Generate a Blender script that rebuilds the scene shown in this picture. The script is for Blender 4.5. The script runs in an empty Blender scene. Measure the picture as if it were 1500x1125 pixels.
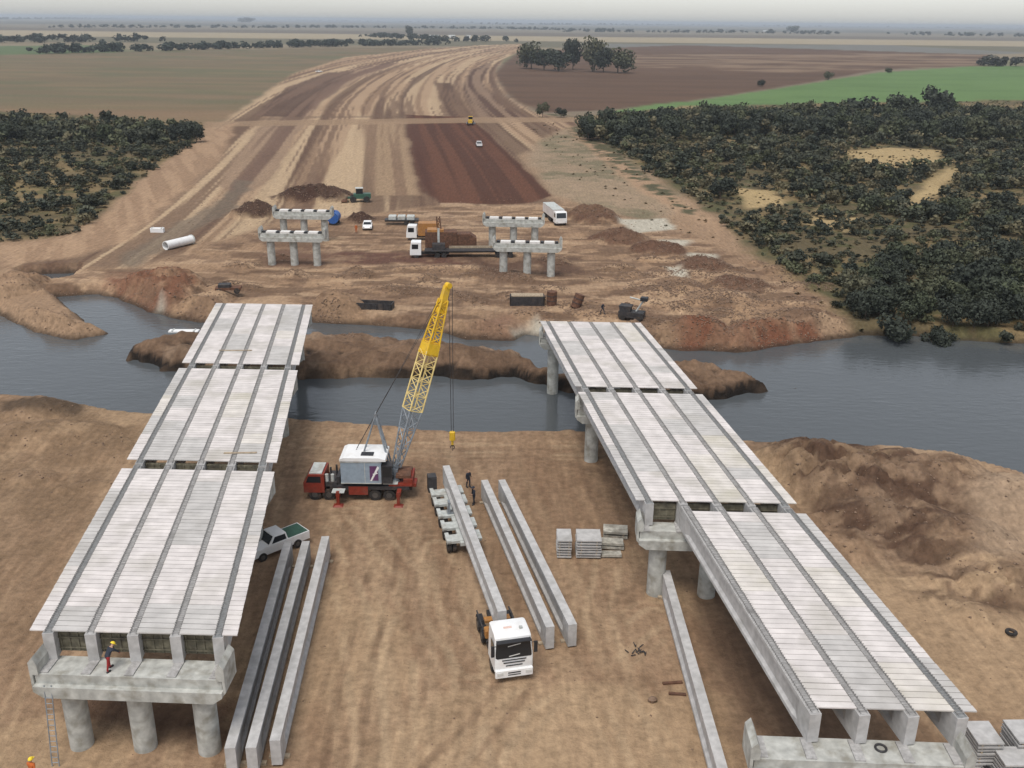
import bpy, math, random
import numpy as np
from mathutils import Vector, Matrix
random.seed(7)
RNG = np.random.default_rng(11)
SC = bpy.context.scene
COL = SC.collection
PI = math.pi

# ------------------------------------------------------------------ camera, sky, sun, exposure
FPX, CAM_H, HOR, ROLL = 1400.0, 40.0, 532.0, math.atan(16 / 1500)
_p = math.atan(HOR / FPX)
_X = np.array([1, 0, 0.]); _F = np.array([0, math.cos(_p), -math.sin(_p)]); _U = np.array([0, math.sin(_p), math.cos(_p)])
CR = math.cos(ROLL) * _X + math.sin(ROLL) * _U
CU = -math.sin(ROLL) * _X + math.cos(ROLL) * _U
CC = np.array([0, 0, CAM_H])
cam = bpy.data.cameras.new('camera'); camo = bpy.data.objects.new('camera', cam); COL.objects.link(camo)
cam.sensor_width = 36; cam.lens = FPX / 1500 * 36; cam.clip_start = 0.5; cam.clip_end = 120000
camo.matrix_world = Matrix([[CR[0], CU[0], -_F[0], 0], [CR[1], CU[1], -_F[1], 0], [CR[2], CU[2], -_F[2], CAM_H], [0, 0, 0, 1]])
SC.camera = camo

SUN_EL, SUN_DIR = math.radians(66), Vector((-0.40, -0.92))
SUN_DIR.normalize()
w = bpy.data.worlds.new('World'); SC.world = w; w.use_nodes = True
nt = w.node_tree; nt.nodes.clear()
sky = nt.nodes.new('ShaderNodeTexSky'); sky.sky_type = 'NISHITA'; sky.sun_disc = False
sky.sun_elevation = SUN_EL; sky.sun_rotation = math.atan2(SUN_DIR.x, SUN_DIR.y)
sky.air_density = 1.0; sky.dust_density = 1.0; sky.ozone_density = 1.0; sky.altitude = 50
hs = nt.nodes.new('ShaderNodeHueSaturation'); hs.inputs['Saturation'].default_value = 0.30
bgn = nt.nodes.new('ShaderNodeBackground'); bgn.inputs['Strength'].default_value = 0.105
wo = nt.nodes.new('ShaderNodeOutputWorld')
nt.links.new(sky.outputs[0], hs.inputs['Color']); nt.links.new(hs.outputs[0], bgn.inputs[0]); nt.links.new(bgn.outputs[0], wo.inputs[0])
sl = bpy.data.lights.new('sun', 'SUN'); sl.energy = 1.5; sl.angle = math.radians(30); sl.color = (1, .95, .88)
so = bpy.data.objects.new('sun', sl); COL.objects.link(so); so.location = (-60, -80, 120)
_to = Vector((-SUN_DIR.x * math.cos(SUN_EL), -SUN_DIR.y * math.cos(SUN_EL), -math.sin(SUN_EL)))
so.rotation_euler = _to.to_track_quat('-Z', 'Y').to_euler()
SC.view_settings.view_transform = 'Standard'; SC.view_settings.look = 'None'
SC.view_settings.exposure = 0.72; SC.view_settings.gamma = 1.0

# ------------------------------------------------------------------ pixel -> place (a pixel gives only a direction; z says what it rests on)
def P(px, py, z=0.0):
    d = (px - 750) / FPX * CR - (py - 562.5) / FPX * CU + _F
    return CC + d * ((z - CAM_H) / d[2])
def PP(pts, z=0.0):
    return np.array([P(a, b, z)[:2] for a, b in pts])

# ------------------------------------------------------------------ numpy noise
def _hash(ix, iy, s):
    h = (ix.astype(np.int64) * 374761393 + iy.astype(np.int64) * 668265263 + s * 1442695041) & 0xffffffff
    h = ((h ^ (h >> 13)) * 1274126177) & 0xffffffff
    return ((h ^ (h >> 16)) & 0xffff) / 65535.0
def vnoise(x, y, s=0):
    x = np.asarray(x, float); y = np.asarray(y, float)
    ix = np.floor(x); iy = np.floor(y); fx = x - ix; fy = y - iy
    fx = fx * fx * (3 - 2 * fx); fy = fy * fy * (3 - 2 * fy)
    a = _hash(ix, iy, s); b = _hash(ix + 1, iy, s); c = _hash(ix, iy + 1, s); d = _hash(ix + 1, iy + 1, s)
    return (a * (1 - fx) + b * fx) * (1 - fy) + (c * (1 - fx) + d * fx) * fy
def fbm(x, y, s=0, o=4):
    t = 0; a = .5; n = 0
    for k in range(o):
        t = t + a * vnoise(x * 2 ** k + 17.3 * k, y * 2 ** k + 9.1 * k, s + k); n += a; a *= .5
    return t / n
def sdf(x, y, poly):
    """signed distance, positive inside"""
    poly = np.asarray(poly, float)
    n = len(poly); d2 = np.full(x.shape, 1e18); ins = np.zeros(x.shape, bool)
    for i in range(n):
        ax, ay = poly[i]; bx, by = poly[(i + 1) % n]
        ex, ey = bx - ax, by - ay
        t = np.clip(((x - ax) * ex + (y - ay) * ey) / (ex * ex + ey * ey + 1e-12), 0, 1)
        d2 = np.minimum(d2, (x - ax - t * ex) ** 2 + (y - ay - t * ey) ** 2)
        c = ((ay > y) != (by > y)) & (x < ex * (y - ay) / (ey if abs(ey) > 1e-12 else 1e-12) + ax)
        ins ^= c
    d = np.sqrt(d2)
    return np.where(ins, d, -d)
def sst(a, b, v):
    t = np.clip((v - a) / (b - a), 0, 1); return t * t * (3 - 2 * t)

# ------------------------------------------------------------------ materials
def lin(c): return tuple((v / 255 / 12.92 if v / 255 <= .04045 else ((v / 255 + .055) / 1.055) ** 2.4) for v in c)
MATS = {}
def pmat(name, col, rough=.8, metal=0., var=.18, scale=3., bump=0., objvar=0., spec=.3, detail=5, dirt=None, dscale=.5, damt=.5):
    """procedural material: base colour broken by two noises, optional bump, optional per-object change and dirt patches"""
    if name in MATS: return MATS[name]
    m = bpy.data.materials.new(name); m.use_nodes = True; MATS[name] = m
    t = m.node_tree; b = t.nodes['Principled BSDF']
    b.inputs['Roughness'].default_value = rough; b.inputs['Metallic'].default_value = metal
    b.inputs['Specular IOR Level'].default_value = spec
    tc = t.nodes.new('ShaderNodeTexCoord')
    geo = t.nodes.new('ShaderNodeNewGeometry')
    n1 = t.nodes.new('ShaderNodeTexNoise'); n1.inputs['Scale'].default_value = scale; n1.inputs['Detail'].default_value = detail
    t.links.new(geo.outputs['Position'], n1.inputs['Vector'])
    mr = t.nodes.new('ShaderNodeMapRange'); mr.inputs[1].default_value = .3; mr.inputs[2].default_value = .7
    mr.inputs[3].default_value = 1 - var; mr.inputs[4].default_value = 1 + var
    t.links.new(n1.outputs['Fac'], mr.inputs[0])
    mx = t.nodes.new('ShaderNodeVectorMath'); mx.operation = 'SCALE'; mx.inputs[0].default_value = col
    last = mr.outputs[0]
    if objvar:
        oi = t.nodes.new('ShaderNodeObjectInfo')
        m2 = t.nodes.new('ShaderNodeMapRange'); m2.inputs[3].default_value = 1 - objvar; m2.inputs[4].default_value = 1 + objvar
        t.links.new(oi.outputs['Random'], m2.inputs[0])
        mm = t.nodes.new('ShaderNodeMath'); mm.operation = 'MULTIPLY'
        t.links.new(last, mm.inputs[0]); t.links.new(m2.outputs[0], mm.inputs[1]); last = mm.outputs[0]
    t.links.new(last, mx.inputs['Scale'])
    out = mx.outputs[0]
    if dirt:
        n2 = t.nodes.new('ShaderNodeTexNoise'); n2.inputs['Scale'].default_value = dscale; n2.inputs['Detail'].default_value = 6
        t.links.new(geo.outputs['Position'], n2.inputs['Vector'])
        r2 = t.nodes.new('ShaderNodeMapRange'); r2.inputs[1].default_value = .5; r2.inputs[2].default_value = .72; r2.inputs[4].default_value = damt
        t.links.new(n2.outputs['Fac'], r2.inputs[0])
        mc = t.nodes.new('ShaderNodeMix'); mc.data_type = 'RGBA'; mc.inputs[7].default_value = (*dirt, 1)
        t.links.new(r2.outputs[0], mc.inputs[0]); t.links.new(out, mc.inputs[6]); out = mc.outputs[2]
    t.links.new(out, b.inputs['Base Color'])
    if bump:
        bp = t.nodes.new('ShaderNodeBump'); bp.inputs['Strength'].default_value = bump; bp.inputs['Distance'].default_value = .03
        t.links.new(n1.outputs['Fac'], bp.inputs['Height']); t.links.new(bp.outputs[0], b.inputs['Normal'])
    return m
CONC = pmat('concrete_girder', (.44, .43, .42), .9, var=.16, scale=2.2, bump=.3, dirt=(.27, .26, .24), dscale=.7, damt=.55)
CONC2 = pmat('concrete_pier', (.41, .41, .38), .9, var=.24, scale=1.8, bump=.4, dirt=(.23, .215, .175), dscale=1.3, damt=.85)
SLAB = pmat('concrete_slab', (.60, .558, .535), .9, var=.12, scale=1.1, bump=.15, objvar=.055, dirt=(.40, .375, .33), dscale=.3, damt=.75)
TOPC = pmat('concrete_rough_top', (.37, .36, .35), .95, var=.22, scale=5., bump=.5, dirt=(.18, .17, .16), dscale=1.3, damt=.6)
TOPD = pmat('concrete_rough_top_dark', (.22, .225, .225), .95, var=.22, scale=5., bump=.5)
REBAR = pmat('rebar_steel', (.27, .26, .25), .7, .3, var=.25, scale=4)
DIAPH = pmat('form_plywood', (.15, .135, .095), .85, var=.4, scale=2.5, dirt=(.07, .06, .05), dscale=1.5, damt=.8)
WOOD = pmat('timber', (.34, .27, .19), .85, var=.3, scale=4)
WHITE = pmat('white_paint', (.78, .78, .77), .35, var=.04, scale=2, spec=.5, dirt=(.55, .50, .44), dscale=1.2, damt=.35)
BLACK = pmat('black_plastic', (.025, .025, .028), .5, var=.2)
GLASS = pmat('dark_glass', (.015, .018, .022), .12, var=.05, spec=.5)
TYRE = pmat('tyre_rubber', (.03, .028, .027), .85, var=.3, dirt=(.14, .10, .075), dscale=2, damt=.6)
RIM = pmat('rim_steel', (.12, .115, .11), .5, .5)
STEEL = pmat('grey_steel', (.26, .29, .32), .5, .3, var=.2, dirt=(.16, .13, .11), dscale=1.2, damt=.5)
LSTEEL = pmat('pale_grey_steel', (.48, .50, .48), .6, .1, var=.18, dirt=(.3, .26, .21), dscale=1.2, damt=.6)
DSTEEL = pmat('dark_chassis', (.045, .043, .045), .6, .2, var=.3, dirt=(.13, .10, .08), dscale=1.6, damt=.5)
YEL = pmat('crane_yellow', (.68, .42, .022), .45, var=.1, dirt=(.42, .28, .08), dscale=.9, damt=.5)
PALEY = pmat('faded_yellow', (.68, .53, .22), .5, var=.12)
RED = pmat('carrier_red', (.22, .034, .02), .5, var=.2, dirt=(.17, .07, .05), dscale=.9, damt=.7)
ORANGE = pmat('orange_paint', (.36, .17, .05), .5, var=.2, dirt=(.24, .13, .07), dscale=1, damt=.6)
RUST = pmat('rusty_steel', (.13, .065, .04), .85, .1, var=.4, scale=3, dirt=(.07, .045, .035), dscale=1, damt=.6)
HOUSE = pmat('crane_house_grey', (.27, .33, .39), .45, var=.1, dirt=(.2, .2, .2), dscale=1.2, damt=.4)
PURPLE = pmat('logo_purple', (.12, .045, .12), .5)
BLUE = pmat('tank_blue', (.03, .10, .32), .5, var=.15)
GREEN = pmat('dark_green_paint', (.04, .10, .07), .5, var=.2)
BARK = pmat('bark', (.10, .075, .055), .9, var=.3, scale=6)
SKIN = pmat('skin', (.42, .25, .17), .6, var=.05)
NAVY = pmat('cloth_navy', (.03, .035, .05), .9, var=.2)
CRED = pmat('cloth_red', (.27, .025, .025), .9, var=.2)
CORANGE = pmat('cloth_orange', (.42, .11, .03), .9, var=.2)
HELM = pmat('helmet_yellow', (.85, .62, .04), .35, var=.05)
LAMP = pmat('lamp_lens', (.6, .6, .58), .15, var=.05, spec=.6)
SOILD = pmat('clod_soil', (.23, .155, .108), .95, var=.35, scale=1.0, objvar=.2)

# ------------------------------------------------------------------ mesh helpers
class MB:
    def __init__(s): s.v = []; s.f = []
    def add(s, vs, fs):
        o = len(s.v); s.v += [tuple(v) for v in vs]; s.f += [tuple(i + o for i in f) for f in fs]; return s
    def box(s, x0, x1, y0, y1, z0, z1, M=None):
        vs = [Vector(p) for p in ((x0, y0, z0), (x1, y0, z0), (x1, y1, z0), (x0, y1, z0), (x0, y0, z1), (x1, y0, z1), (x1, y1, z1), (x0, y1, z1))]
        if M: vs = [M @ v for v in vs]
        return s.add(vs, [(0, 3, 2, 1), (4, 5, 6, 7), (0, 1, 5, 4), (1, 2, 6, 5), (2, 3, 7, 6), (3, 0, 4, 7)])
    def cbox(s, x0, x1, y0, y1, z0, z1, c=.05):
        """box with chamfered upright and top edges"""
        a = [(x0 + c, y0), (x1 - c, y0), (x1, y0 + c), (x1, y1 - c), (x1 - c, y1), (x0 + c, y1), (x0, y1 - c), (x0, y0 + c)]
        cx, cy = (x0 + x1) / 2, (y0 + y1) / 2
        def sh(p, k): return (cx + (p[0] - cx) * (1 - k / abs(x1 - x0) * 2), cy + (p[1] - cy) * (1 - k / abs(y1 - y0) * 2))
        vs = [(*p, z0) for p in a] + [(*p, z1 - c) for p in a] + [(*sh(p, c), z1) for p in a]
        fs = [tuple(range(7, -1, -1)), tuple(range(16, 24))]
        for r in (0, 8):
            for i in range(8): fs.append((r + i, r + (i + 1) % 8, r + 8 + (i + 1) % 8, r + 8 + i))
        return s.add(vs, fs)
    def prism(s, prof, x0, x1, axis='x', inset=0.0):
        """profile of (a, z) pairs pushed along x (a = y) or along y (a = x)"""
        n = len(prof)
        f = (lambda a, z, t: (t, a, z)) if axis == 'x' else (lambda a, z, t: (a, t, z))
        vs = [f(a, z, x0) for a, z in prof] + [f(a, z, x1) for a, z in prof]
        fs = [tuple(range(n)), tuple(range(2 * n - 1, n - 1, -1))] + [(i, i + n, (i + 1) % n + n, (i + 1) % n) for i in range(n)]
        return s.add(vs, fs)
    def tube(s, p0, p1, r0, r1=None, n=10, cap=True):
        r1 = r0 if r1 is None else r1
        p0 = Vector(p0); p1 = Vector(p1); d = (p1 - p0).normalized()
        a = d.orthogonal().normalized(); b = d.cross(a)
        vs = [p0 + (a * math.cos(2 * PI * i / n) + b * math.sin(2 * PI * i / n)) * r0 for i in range(n)]
        vs += [p1 + (a * math.cos(2 * PI * i / n) + b * math.sin(2 * PI * i / n)) * r1 for i in range(n)]
        fs = [(i, (i + 1) % n, (i + 1) % n + n, i + n) for i in range(n)]
        if cap: fs += [tuple(range(n - 1, -1, -1)), tuple(range(n, 2 * n))]
        return s.add(vs, fs)
    def lump(s, c, rx, ry, rz, seed=0, n=8, m=5, j=.22):
        rr = random.Random(seed); vs = []; fs = []
        for i in range(m + 1):
            th = PI * i / m
            for k in range(n):
                q = 1 + rr.uniform(-j, j); ph = 2 * PI * k / n
                vs.append((c[0] + rx * math.sin(th) * math.cos(ph) * q, c[1] + ry * math.sin(th) * math.sin(ph) * q, c[2] + rz * math.cos(th) * (q if 0 < i < m else 1)))
        for i in range(m):
            for k in range(n): fs.append((i * n + k, (i + 1) * n + k, (i + 1) * n + (k + 1) % n, i * n + (k + 1) % n))
        return s.add(vs, fs)
    def mesh(s, name, mat, smooth=False):
        me = bpy.data.meshes.new(name); me.from_pydata(s.v, [], s.f)
        import bmesh
        bm = bmesh.new(); bm.from_mesh(me); bmesh.ops.recalc_face_normals(bm, faces=bm.faces); bm.to_mesh(me); bm.free()
        me.materials.append(mat)
        if smooth:
            me.polygons.foreach_set('use_smooth', [True] * len(me.polygons))
            try: me.set_sharp_from_angle(angle=math.radians(40))
            except Exception: pass
        return me
    def build(s, name, mat, parent=None, smooth=False, loc=None, rz=0.):
        return link(name, s.mesh(name, mat, smooth), parent, loc, rz)
def link(name, me, parent=None, loc=None, rz=0.):
    o = bpy.data.objects.new(name, me); COL.objects.link(o)
    if parent: o.parent = parent
    if loc is not None: o.location = loc
    if rz: o.rotation_euler = (0, 0, rz)
    return o
def tag(o, label=None, cat=None, group=None, kind=None):
    if label: o['label'] = label
    if cat: o['category'] = cat
    if group: o['group'] = group
    if kind: o['kind'] = kind
    return o
def thing(name, label, cat, loc=(0, 0, 0), rz=0., group=None):
    return tag(link(name, None, None, loc, rz), label, cat, group)
def copy_tree(o, parent=None):
    c = o.copy(); COL.objects.link(c); c.parent = parent
    for ch in list(o.children): copy_tree(ch, c)
    return c

# ================================================================== THE SETTING: ground sheet
WATER = -1.5
def warp(x, y, amt, sc, s=50):
    return x + (fbm(x / sc, y / sc, s, 3) - .5) * 2 * amt, y + (fbm(x / sc + 31, y / sc + 7, s + 9, 3) - .5) * 2 * amt
RIVER = PP([(-900, 640), (-200, 592), (0, 588), (60, 592), (110, 601), (215, 613), (420, 624), (540, 632), (660, 641), (840, 641), (960, 650),
            (1100, 655), (1300, 660), (1400, 676), (1500, 703), (1700, 760), (2200, 840), (2200, 560), (1700, 512), (1500, 505), (1400, 497), (1330, 491), (1265, 492),
            (1180, 503), (1080, 517), (1000, 514), (900, 500), (770, 491), (745, 501), (690, 499), (640, 485), (560, 478), (455, 472), (350, 470), (290, 473),
            (255, 466), (215, 458), (195, 447), (172, 438), (140, 431), (78, 434), (95, 452), (157, 491), (105, 499), (50, 486), (0, 458), (-200, 400), (-900, 330)], WATER)
POOL = PP([(38, 404), (112, 399), (95, 414), (55, 421)], WATER)
ISLE = np.concatenate([PP([(180, 514), (192, 502), (215, 496), (250, 492), (285, 484), (360, 484), (450, 492), (500, 488), (560, 492), (600, 499), (640, 497), (690, 505), (720, 507), (770, 520), (830, 543), (900, 543), (1000, 527), (1040, 530), (1062, 538), (1090, 546),
                            (1120, 556)], -.2), PP([(1178, 564), (1140, 568), (1110, 575), (1050, 586), (990, 590), (900, 580), (840, 572), (780, 560), (740, 553), (700, 556), (640, 551), (600, 554), (520, 550), (440, 554), (360, 552), (270, 547), (240, 542), (215, 531), (195, 526)], WATER)])
# mounds: px, py of the base centre, half width px, half depth m, height m, lumpiness
MOUNDS = [
    (460, 290, 62, 7, 3.0, 1.2), (372, 312, 36, 6, 2.4, 1.2), (530, 322, 24, 4, 1.6, 1.2),
    (490, 448, 45, 5, 2.2, .5), (230, 425, 75, 9, 2.6, 1.1), (300, 448, 40, 7, 1.6, .9), (110, 425, 55, 3, 1.2, .6),
    (868, 318, 40, 9, 2.2, 1.2), (905, 350, 45, 5, 1.9, 1.2), (965, 366, 40, 5, 1.6, 1.2), (1030, 392, 45, 5, 1.6, 1.2), (1085, 420, 45, 5, 1.4, 1.2),
    (690, 488, 60, 4, 2.0, .5), (745, 405, 40, 3, .7, 1.), (650, 395, 80, 3, .6, 1.), (590, 425, 60, 3, .6, .8),
    (1010, 488, 60, 5, 2.0, 1.1), (1130, 490, 70, 6, 2.0, 1.2), (1060, 440, 60, 6, 1.3, .9), (1190, 470, 50, 6, 1.6, 1.), (980, 420, 60, 6, 1.0, .8),
    (1195, 695, 110, 6.5, 3.0, 1.05), (1260, 705, 110, 6.5, 2.6, 1.0), (1340, 700, 120, 5, 2.2, .4), (1300, 760, 100, 4.5, 1.6, .9), (1390, 790, 90, 4.5, 1.5, .9), (1470, 735, 110, 5.5, 2.2, .3), (1450, 820, 80, 4, 1.2, .9),
    (1470, 860, 60, 3, 1.4, 1.), (1420, 900, 50, 2, .6, .8), (1240, 800, 60, 3, .8, 1.),
    (60, 600, 70, 3, .9, 1.), (60, 640, 120, 4, .9, .6), (150, 660, 60, 3, .6, .6), (30, 475, 70, 7, 2.2, .7), (100, 487, 45, 4, 1.2, .8), (20, 420, 40, 8, 2.4, .6),
]
_r = random.Random(21)
for k in range(95):      # churned ground of the far bank
    MOUNDS.append((_r.uniform(330, 1210), _r.uniform(378, 492), _r.uniform(10, 34), _r.uniform(.9, 2.6), _r.uniform(.25, .95), 1.2))
for k in range(40): MOUNDS.append((_r.uniform(930, 1200), _r.uniform(395, 490), _r.uniform(12, 34), _r.uniform(1.0, 2.6), _r.uniform(.3, 1.0), 1.2))
for k in range(40): MOUNDS.append((_r.uniform(1130, 1520), _r.uniform(680, 900), _r.uniform(12, 45), _r.uniform(.6, 1.8), _r.uniform(.15, .6), 1.2))
for k in range(14): MOUNDS.append((_r.uniform(0, 200), _r.uniform(610, 720), _r.uniform(12, 45), _r.uniform(.6, 1.8), _r.uniform(.1, .4), 1.))
MW = []
for px, py, hw, hd, h, lu in MOUNDS:
    c = P(px, py, 0); sc = abs(P(px + hw, py, 0)[0] - c[0]); MW.append((c[0], c[1], sc, hd, h, lu))
def height(x, y):
    x = np.asarray(x, float); y = np.asarray(y, float)
    z = np.zeros(x.shape)
    near = (y < 900)
    far_relief = (fbm(x / 900, y / 900, 3, 3) - .5) * 1.2 * sst(500, 1500, y)
    rough = (fbm(x / 7, y / 7, 1, 5) - .5) * .28 + (fbm(x / 1.3, y / 1.3, 4, 3) - .5) * .09
    z = far_relief + rough * (1 - sst(300, 900, y))
    # mounds
    b = near & (y < 330)
    if b.any():
        xb, yb = x[b], y[b]; zz = z[b]
        wx, wy = warp(xb, yb, 1.6, 6.)
        l1 = fbm(xb / 2.6, yb / 2.6, 21, 4); l2 = fbm(xb / .9, yb / .9, 25, 3); l3 = np.abs(fbm(xb / 1.7, yb / 1.7, 27, 4) - .5) * 5
        hm = np.zeros(xb.shape)
        for cx, cy, rx, ry, h, lu in MW:
            rr = ((wx - cx) / rx) ** 2 + ((wy - cy) / ry) ** 2
            q = np.clip(1 - rr, 0, 1)
            hm = np.maximum(hm, h * q ** .8 * np.minimum(1 + lu * (l1 - .55) * .85 + lu * .8 * (l2 - .5) + lu * .35 * (l3 - .5), 1.12 + lu * .25 * (l2 - .5)))
        zz = zz + np.maximum(hm, 0)
        z[b] = zz
    # river
    b = (y < 420) & (y > 20)
    if b.any():
        xb, yb = x[b], y[b]
        wx, wy = warp(xb, yb, .9, 4.5, 70)
        d = np.maximum(sdf(wx, wy, RIVER), sdf(wx, wy, POOL))       # + in the water
        di = sdf(wx, wy, ISLE)
        bank = np.where(d < 0, WATER + np.clip(-d * .85, 0, 50), WATER - np.clip(d * .6, 0, 2.2))
        zz = np.where(d < 0, np.minimum(z[b], np.maximum(bank, WATER + .02) + np.clip(-d - 1.2, 0, 50) * .6), bank)
        wi, wj = warp(xb, yb, 1.5, 3.2, 75); di = sdf(wi, wj, ISLE)
        iz = WATER + np.clip(np.where(di > 0, np.minimum(di * 1.9, 1.0 + di * .42), di), -3, 1.7 + 3.4 * (fbm(xb / 6, yb / 6, 33, 4) - .42)) + ((fbm(xb / 2., yb / 2., 35, 4) - .5) * 1.3 + (fbm(xb / .8, yb / .8, 37, 3) - .5) * .6) * sst(0, 1.5, di)
        zz = np.where((d > 0) & (di > -2.5), np.maximum(zz, iz), zz)
        z[b] = zz
    return z
def gz(x, y): return float(height(np.array([x]), np.array([y]))[0])

# grid: rows grow with distance, columns fan out
du = .0019
uc = np.arange(-.62, .62 + 1e-6, du)
uo = .62 + np.cumsum(.004 * 1.12 ** np.arange(28))
U_ = np.concatenate([-uo[::-1], uc, uo])
ys = [-45.]
while ys[-1] < 24: ys.append(ys[-1] + 4)
while ys[-1] < 480: ys.append(ys[-1] + .0030 * (ys[-1] + 60))
while ys[-1] < 32000: ys.append(ys[-1] + .022 * (ys[-1] + 60))
Y_ = np.array(ys)
NU, NY = len(U_), len(Y_)
GX = (U_[None, :] * (Y_[:, None] + 60)); GY = np.repeat(Y_[:, None], NU, 1)
gx, gy = GX.ravel(), GY.ravel()
gh = height(gx, gy)

# ---- soil, field and road colours (what the place is made of, plus shade below the right deck), as seen in daylight, scaled to albedo
KA = .70
def C(r, g, b): return np.array(lin((r, g, b))) * KA * np.array([.97, 1.01, .985])
N = gx.size
col = np.empty((N, 3)); col[:] = C(172, 140, 114)
def blend(mask, c):
    global col
    c = np.asarray(c)
    col = col * (1 - mask[:, None]) + c * mask[:, None]
nA = fbm(gx / 14, gy / 14, 101, 5); nB = fbm(gx / 3.2, gy / 3.2, 111, 4); nC = fbm(gx / 45, gy / 45, 121, 4)
def zone(pts, soft=1.5, wamt=1.5, wsc=6., s=200, z=0.):
    poly = PP(pts, z)
    m = np.zeros(N)
    x0, y0 = poly.min(0) - soft * 2 - wamt * 2; x1, y1 = poly.max(0) + soft * 2 + wamt * 2
    b = (gx > x0) & (gx < x1) & (gy > y0) & (gy < y1)
    wx, wy = warp(gx[b], gy[b], wamt, wsc, s)
    m[b] = sst(-soft, soft, sdf(wx, wy, poly)); return m
# far plain: bands of fields
blend(sst(400, 470, gy), C(140, 124, 106))
fy = gy + (fbm(gx / 700, gy / 700, 7, 3) - .5) * 160
for y0, y1, cc in ((980, 1300, (128, 122, 96)), (1300, 1650, (150, 134, 112)), (1650, 2150, (120, 112, 92)), (2150, 2900, (178, 160, 134)), (2900, 3700, (122, 110, 98)),
                   (3700, 5200, (140, 128, 112)), (5200, 7500, (112, 108, 98)), (7500, 12000, (134, 126, 112)), (12000, 40000, (112, 112, 108))):
    blend(sst(y0 - 15, y0 + 15, fy) * (1 - sst(y1 - 15, y1 + 15, fy)), C(*cc))
blend(zone([(-60, 68), (180, 66), (170, 79), (-60, 81)], 12, 10, 80), C(104, 118, 82))
blend(zone([(880, 64), (1300, 66), (1520, 78), (1200, 84), (900, 74)], 14, 10, 80), C(128, 124, 118))
# left field
m = zone([(-260, 88), (0, 81), (250, 75), (500, 70), (640, 69), (500, 90), (430, 112), (345, 172), (300, 186), (0, 168), (-260, 160)], 4, 3, 30)
st = fbm(gx / 130, gy / 16, 301, 4)
blend(m, C(128, 112, 90)); blend(m * sst(.45, .62, st) * .8, C(116, 112, 86)); blend(m * sst(.5, .65, fbm(gx / 90, gy / 9, 305, 4)) * .6, C(146, 122, 98))
blend(m * (1 - sst(430, 520, gy)) * .6, C(150, 120, 94))
# right brown field
m = zone([(722, 108), (760, 75), (1000, 66), (1450, 80), (1440, 96), (1290, 102), (1190, 120), (1010, 148), (905, 160), (800, 165), (745, 145)], 4, 3, 30)
blend(m, C(112, 86, 70)); blend(m * sst(.46, .62, fbm(gx / 110, gy / 12, 311, 4)) * .55, C(94, 72, 60))
m2 = zone([(900, 80), (1450, 78), (1440, 96), (1290, 102), (1150, 106), (930, 98)], 10, 8, 60); blend(m2 * sst(.38, .6, fbm(gx / 90, gy / 14, 315, 4)) * .75, C(156, 130, 108))
# green field
m = zone([(880, 166), (960, 152), (1010, 149), (1190, 122), (1290, 106), (1430, 97), (1700, 96), (1700, 172), (1400, 166), (1100, 166)], 3, 2, 30)
blend(m, C(112, 138, 86)); blend(m * sst(.45, .65, fbm(gx / 60, gy / 20, 321, 4)) * .6, C(98, 124, 76))
# scrubland soils
SCR_L = [(-320, 163), (0, 163), (300, 180), (292, 208), (240, 238), (180, 285), (112, 343), (0, 356), (-320, 372)]
SCR_R = [(845, 172), (1000, 156), (1200, 152), (1500, 146), (1800, 150), (1800, 520), (1500, 492), (1340, 488), (1265, 490), (1230, 455), (1180, 420), (1110, 370), (1040, 312), (1000, 283), (930, 242), (880, 207)]
for S in (SCR_L, SCR_R):
    m = zone(S, 2.5, 3, 10)
    blend(m, C(112, 98, 74)); blend(m * sst(.42, .6, nA), C(142, 120, 88)); blend(m * sst(.5, .66, nB) * .7, C(92, 92, 62))
    blend(m * sst(.56, .7, nC) * .6, C(168, 144, 106))
for pts in ([(1240, 222), (1300, 216), (1378, 220), (1376, 240), (1300, 246), (1250, 240)], [(1330, 300), (1350, 272), (1385, 246), (1402, 248), (1372, 285), (1350, 312)],
            [(1075, 275), (1130, 280), (1150, 300), (1100, 305)], [(1200, 300), (1260, 320), (1240, 340), (1180, 330)]):
    blend(zone(pts, 1.5, 2, 6), C(192, 164, 122))
# the right-hand bank flat: tan and dry grass
m = zone([(745, 178), (850, 180), (935, 245), (1010, 300), (960, 330), (860, 300), (800, 285)], 3, 3, 12)
blend(m, C(166, 142, 118)); blend(m * sst(.45, .62, nA) * .8, C(128, 118, 94)); blend(m * sst(.5, .62, nB) * .5, C(182, 154, 130))
m = zone([(815, 178), (835, 178), (940, 258), (1060, 330), (1050, 345), (930, 275)], 1.5, 1.5, 8); blend(m, C(184, 150, 122))
m = zone([(785, 163), (850, 172), (935, 246), (1010, 302), (1030, 318), (1000, 312), (900, 245), (835, 195)], 1.2, 2., 5); blend(m * sst(.4, .52, nB), C(98, 92, 70))
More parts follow.
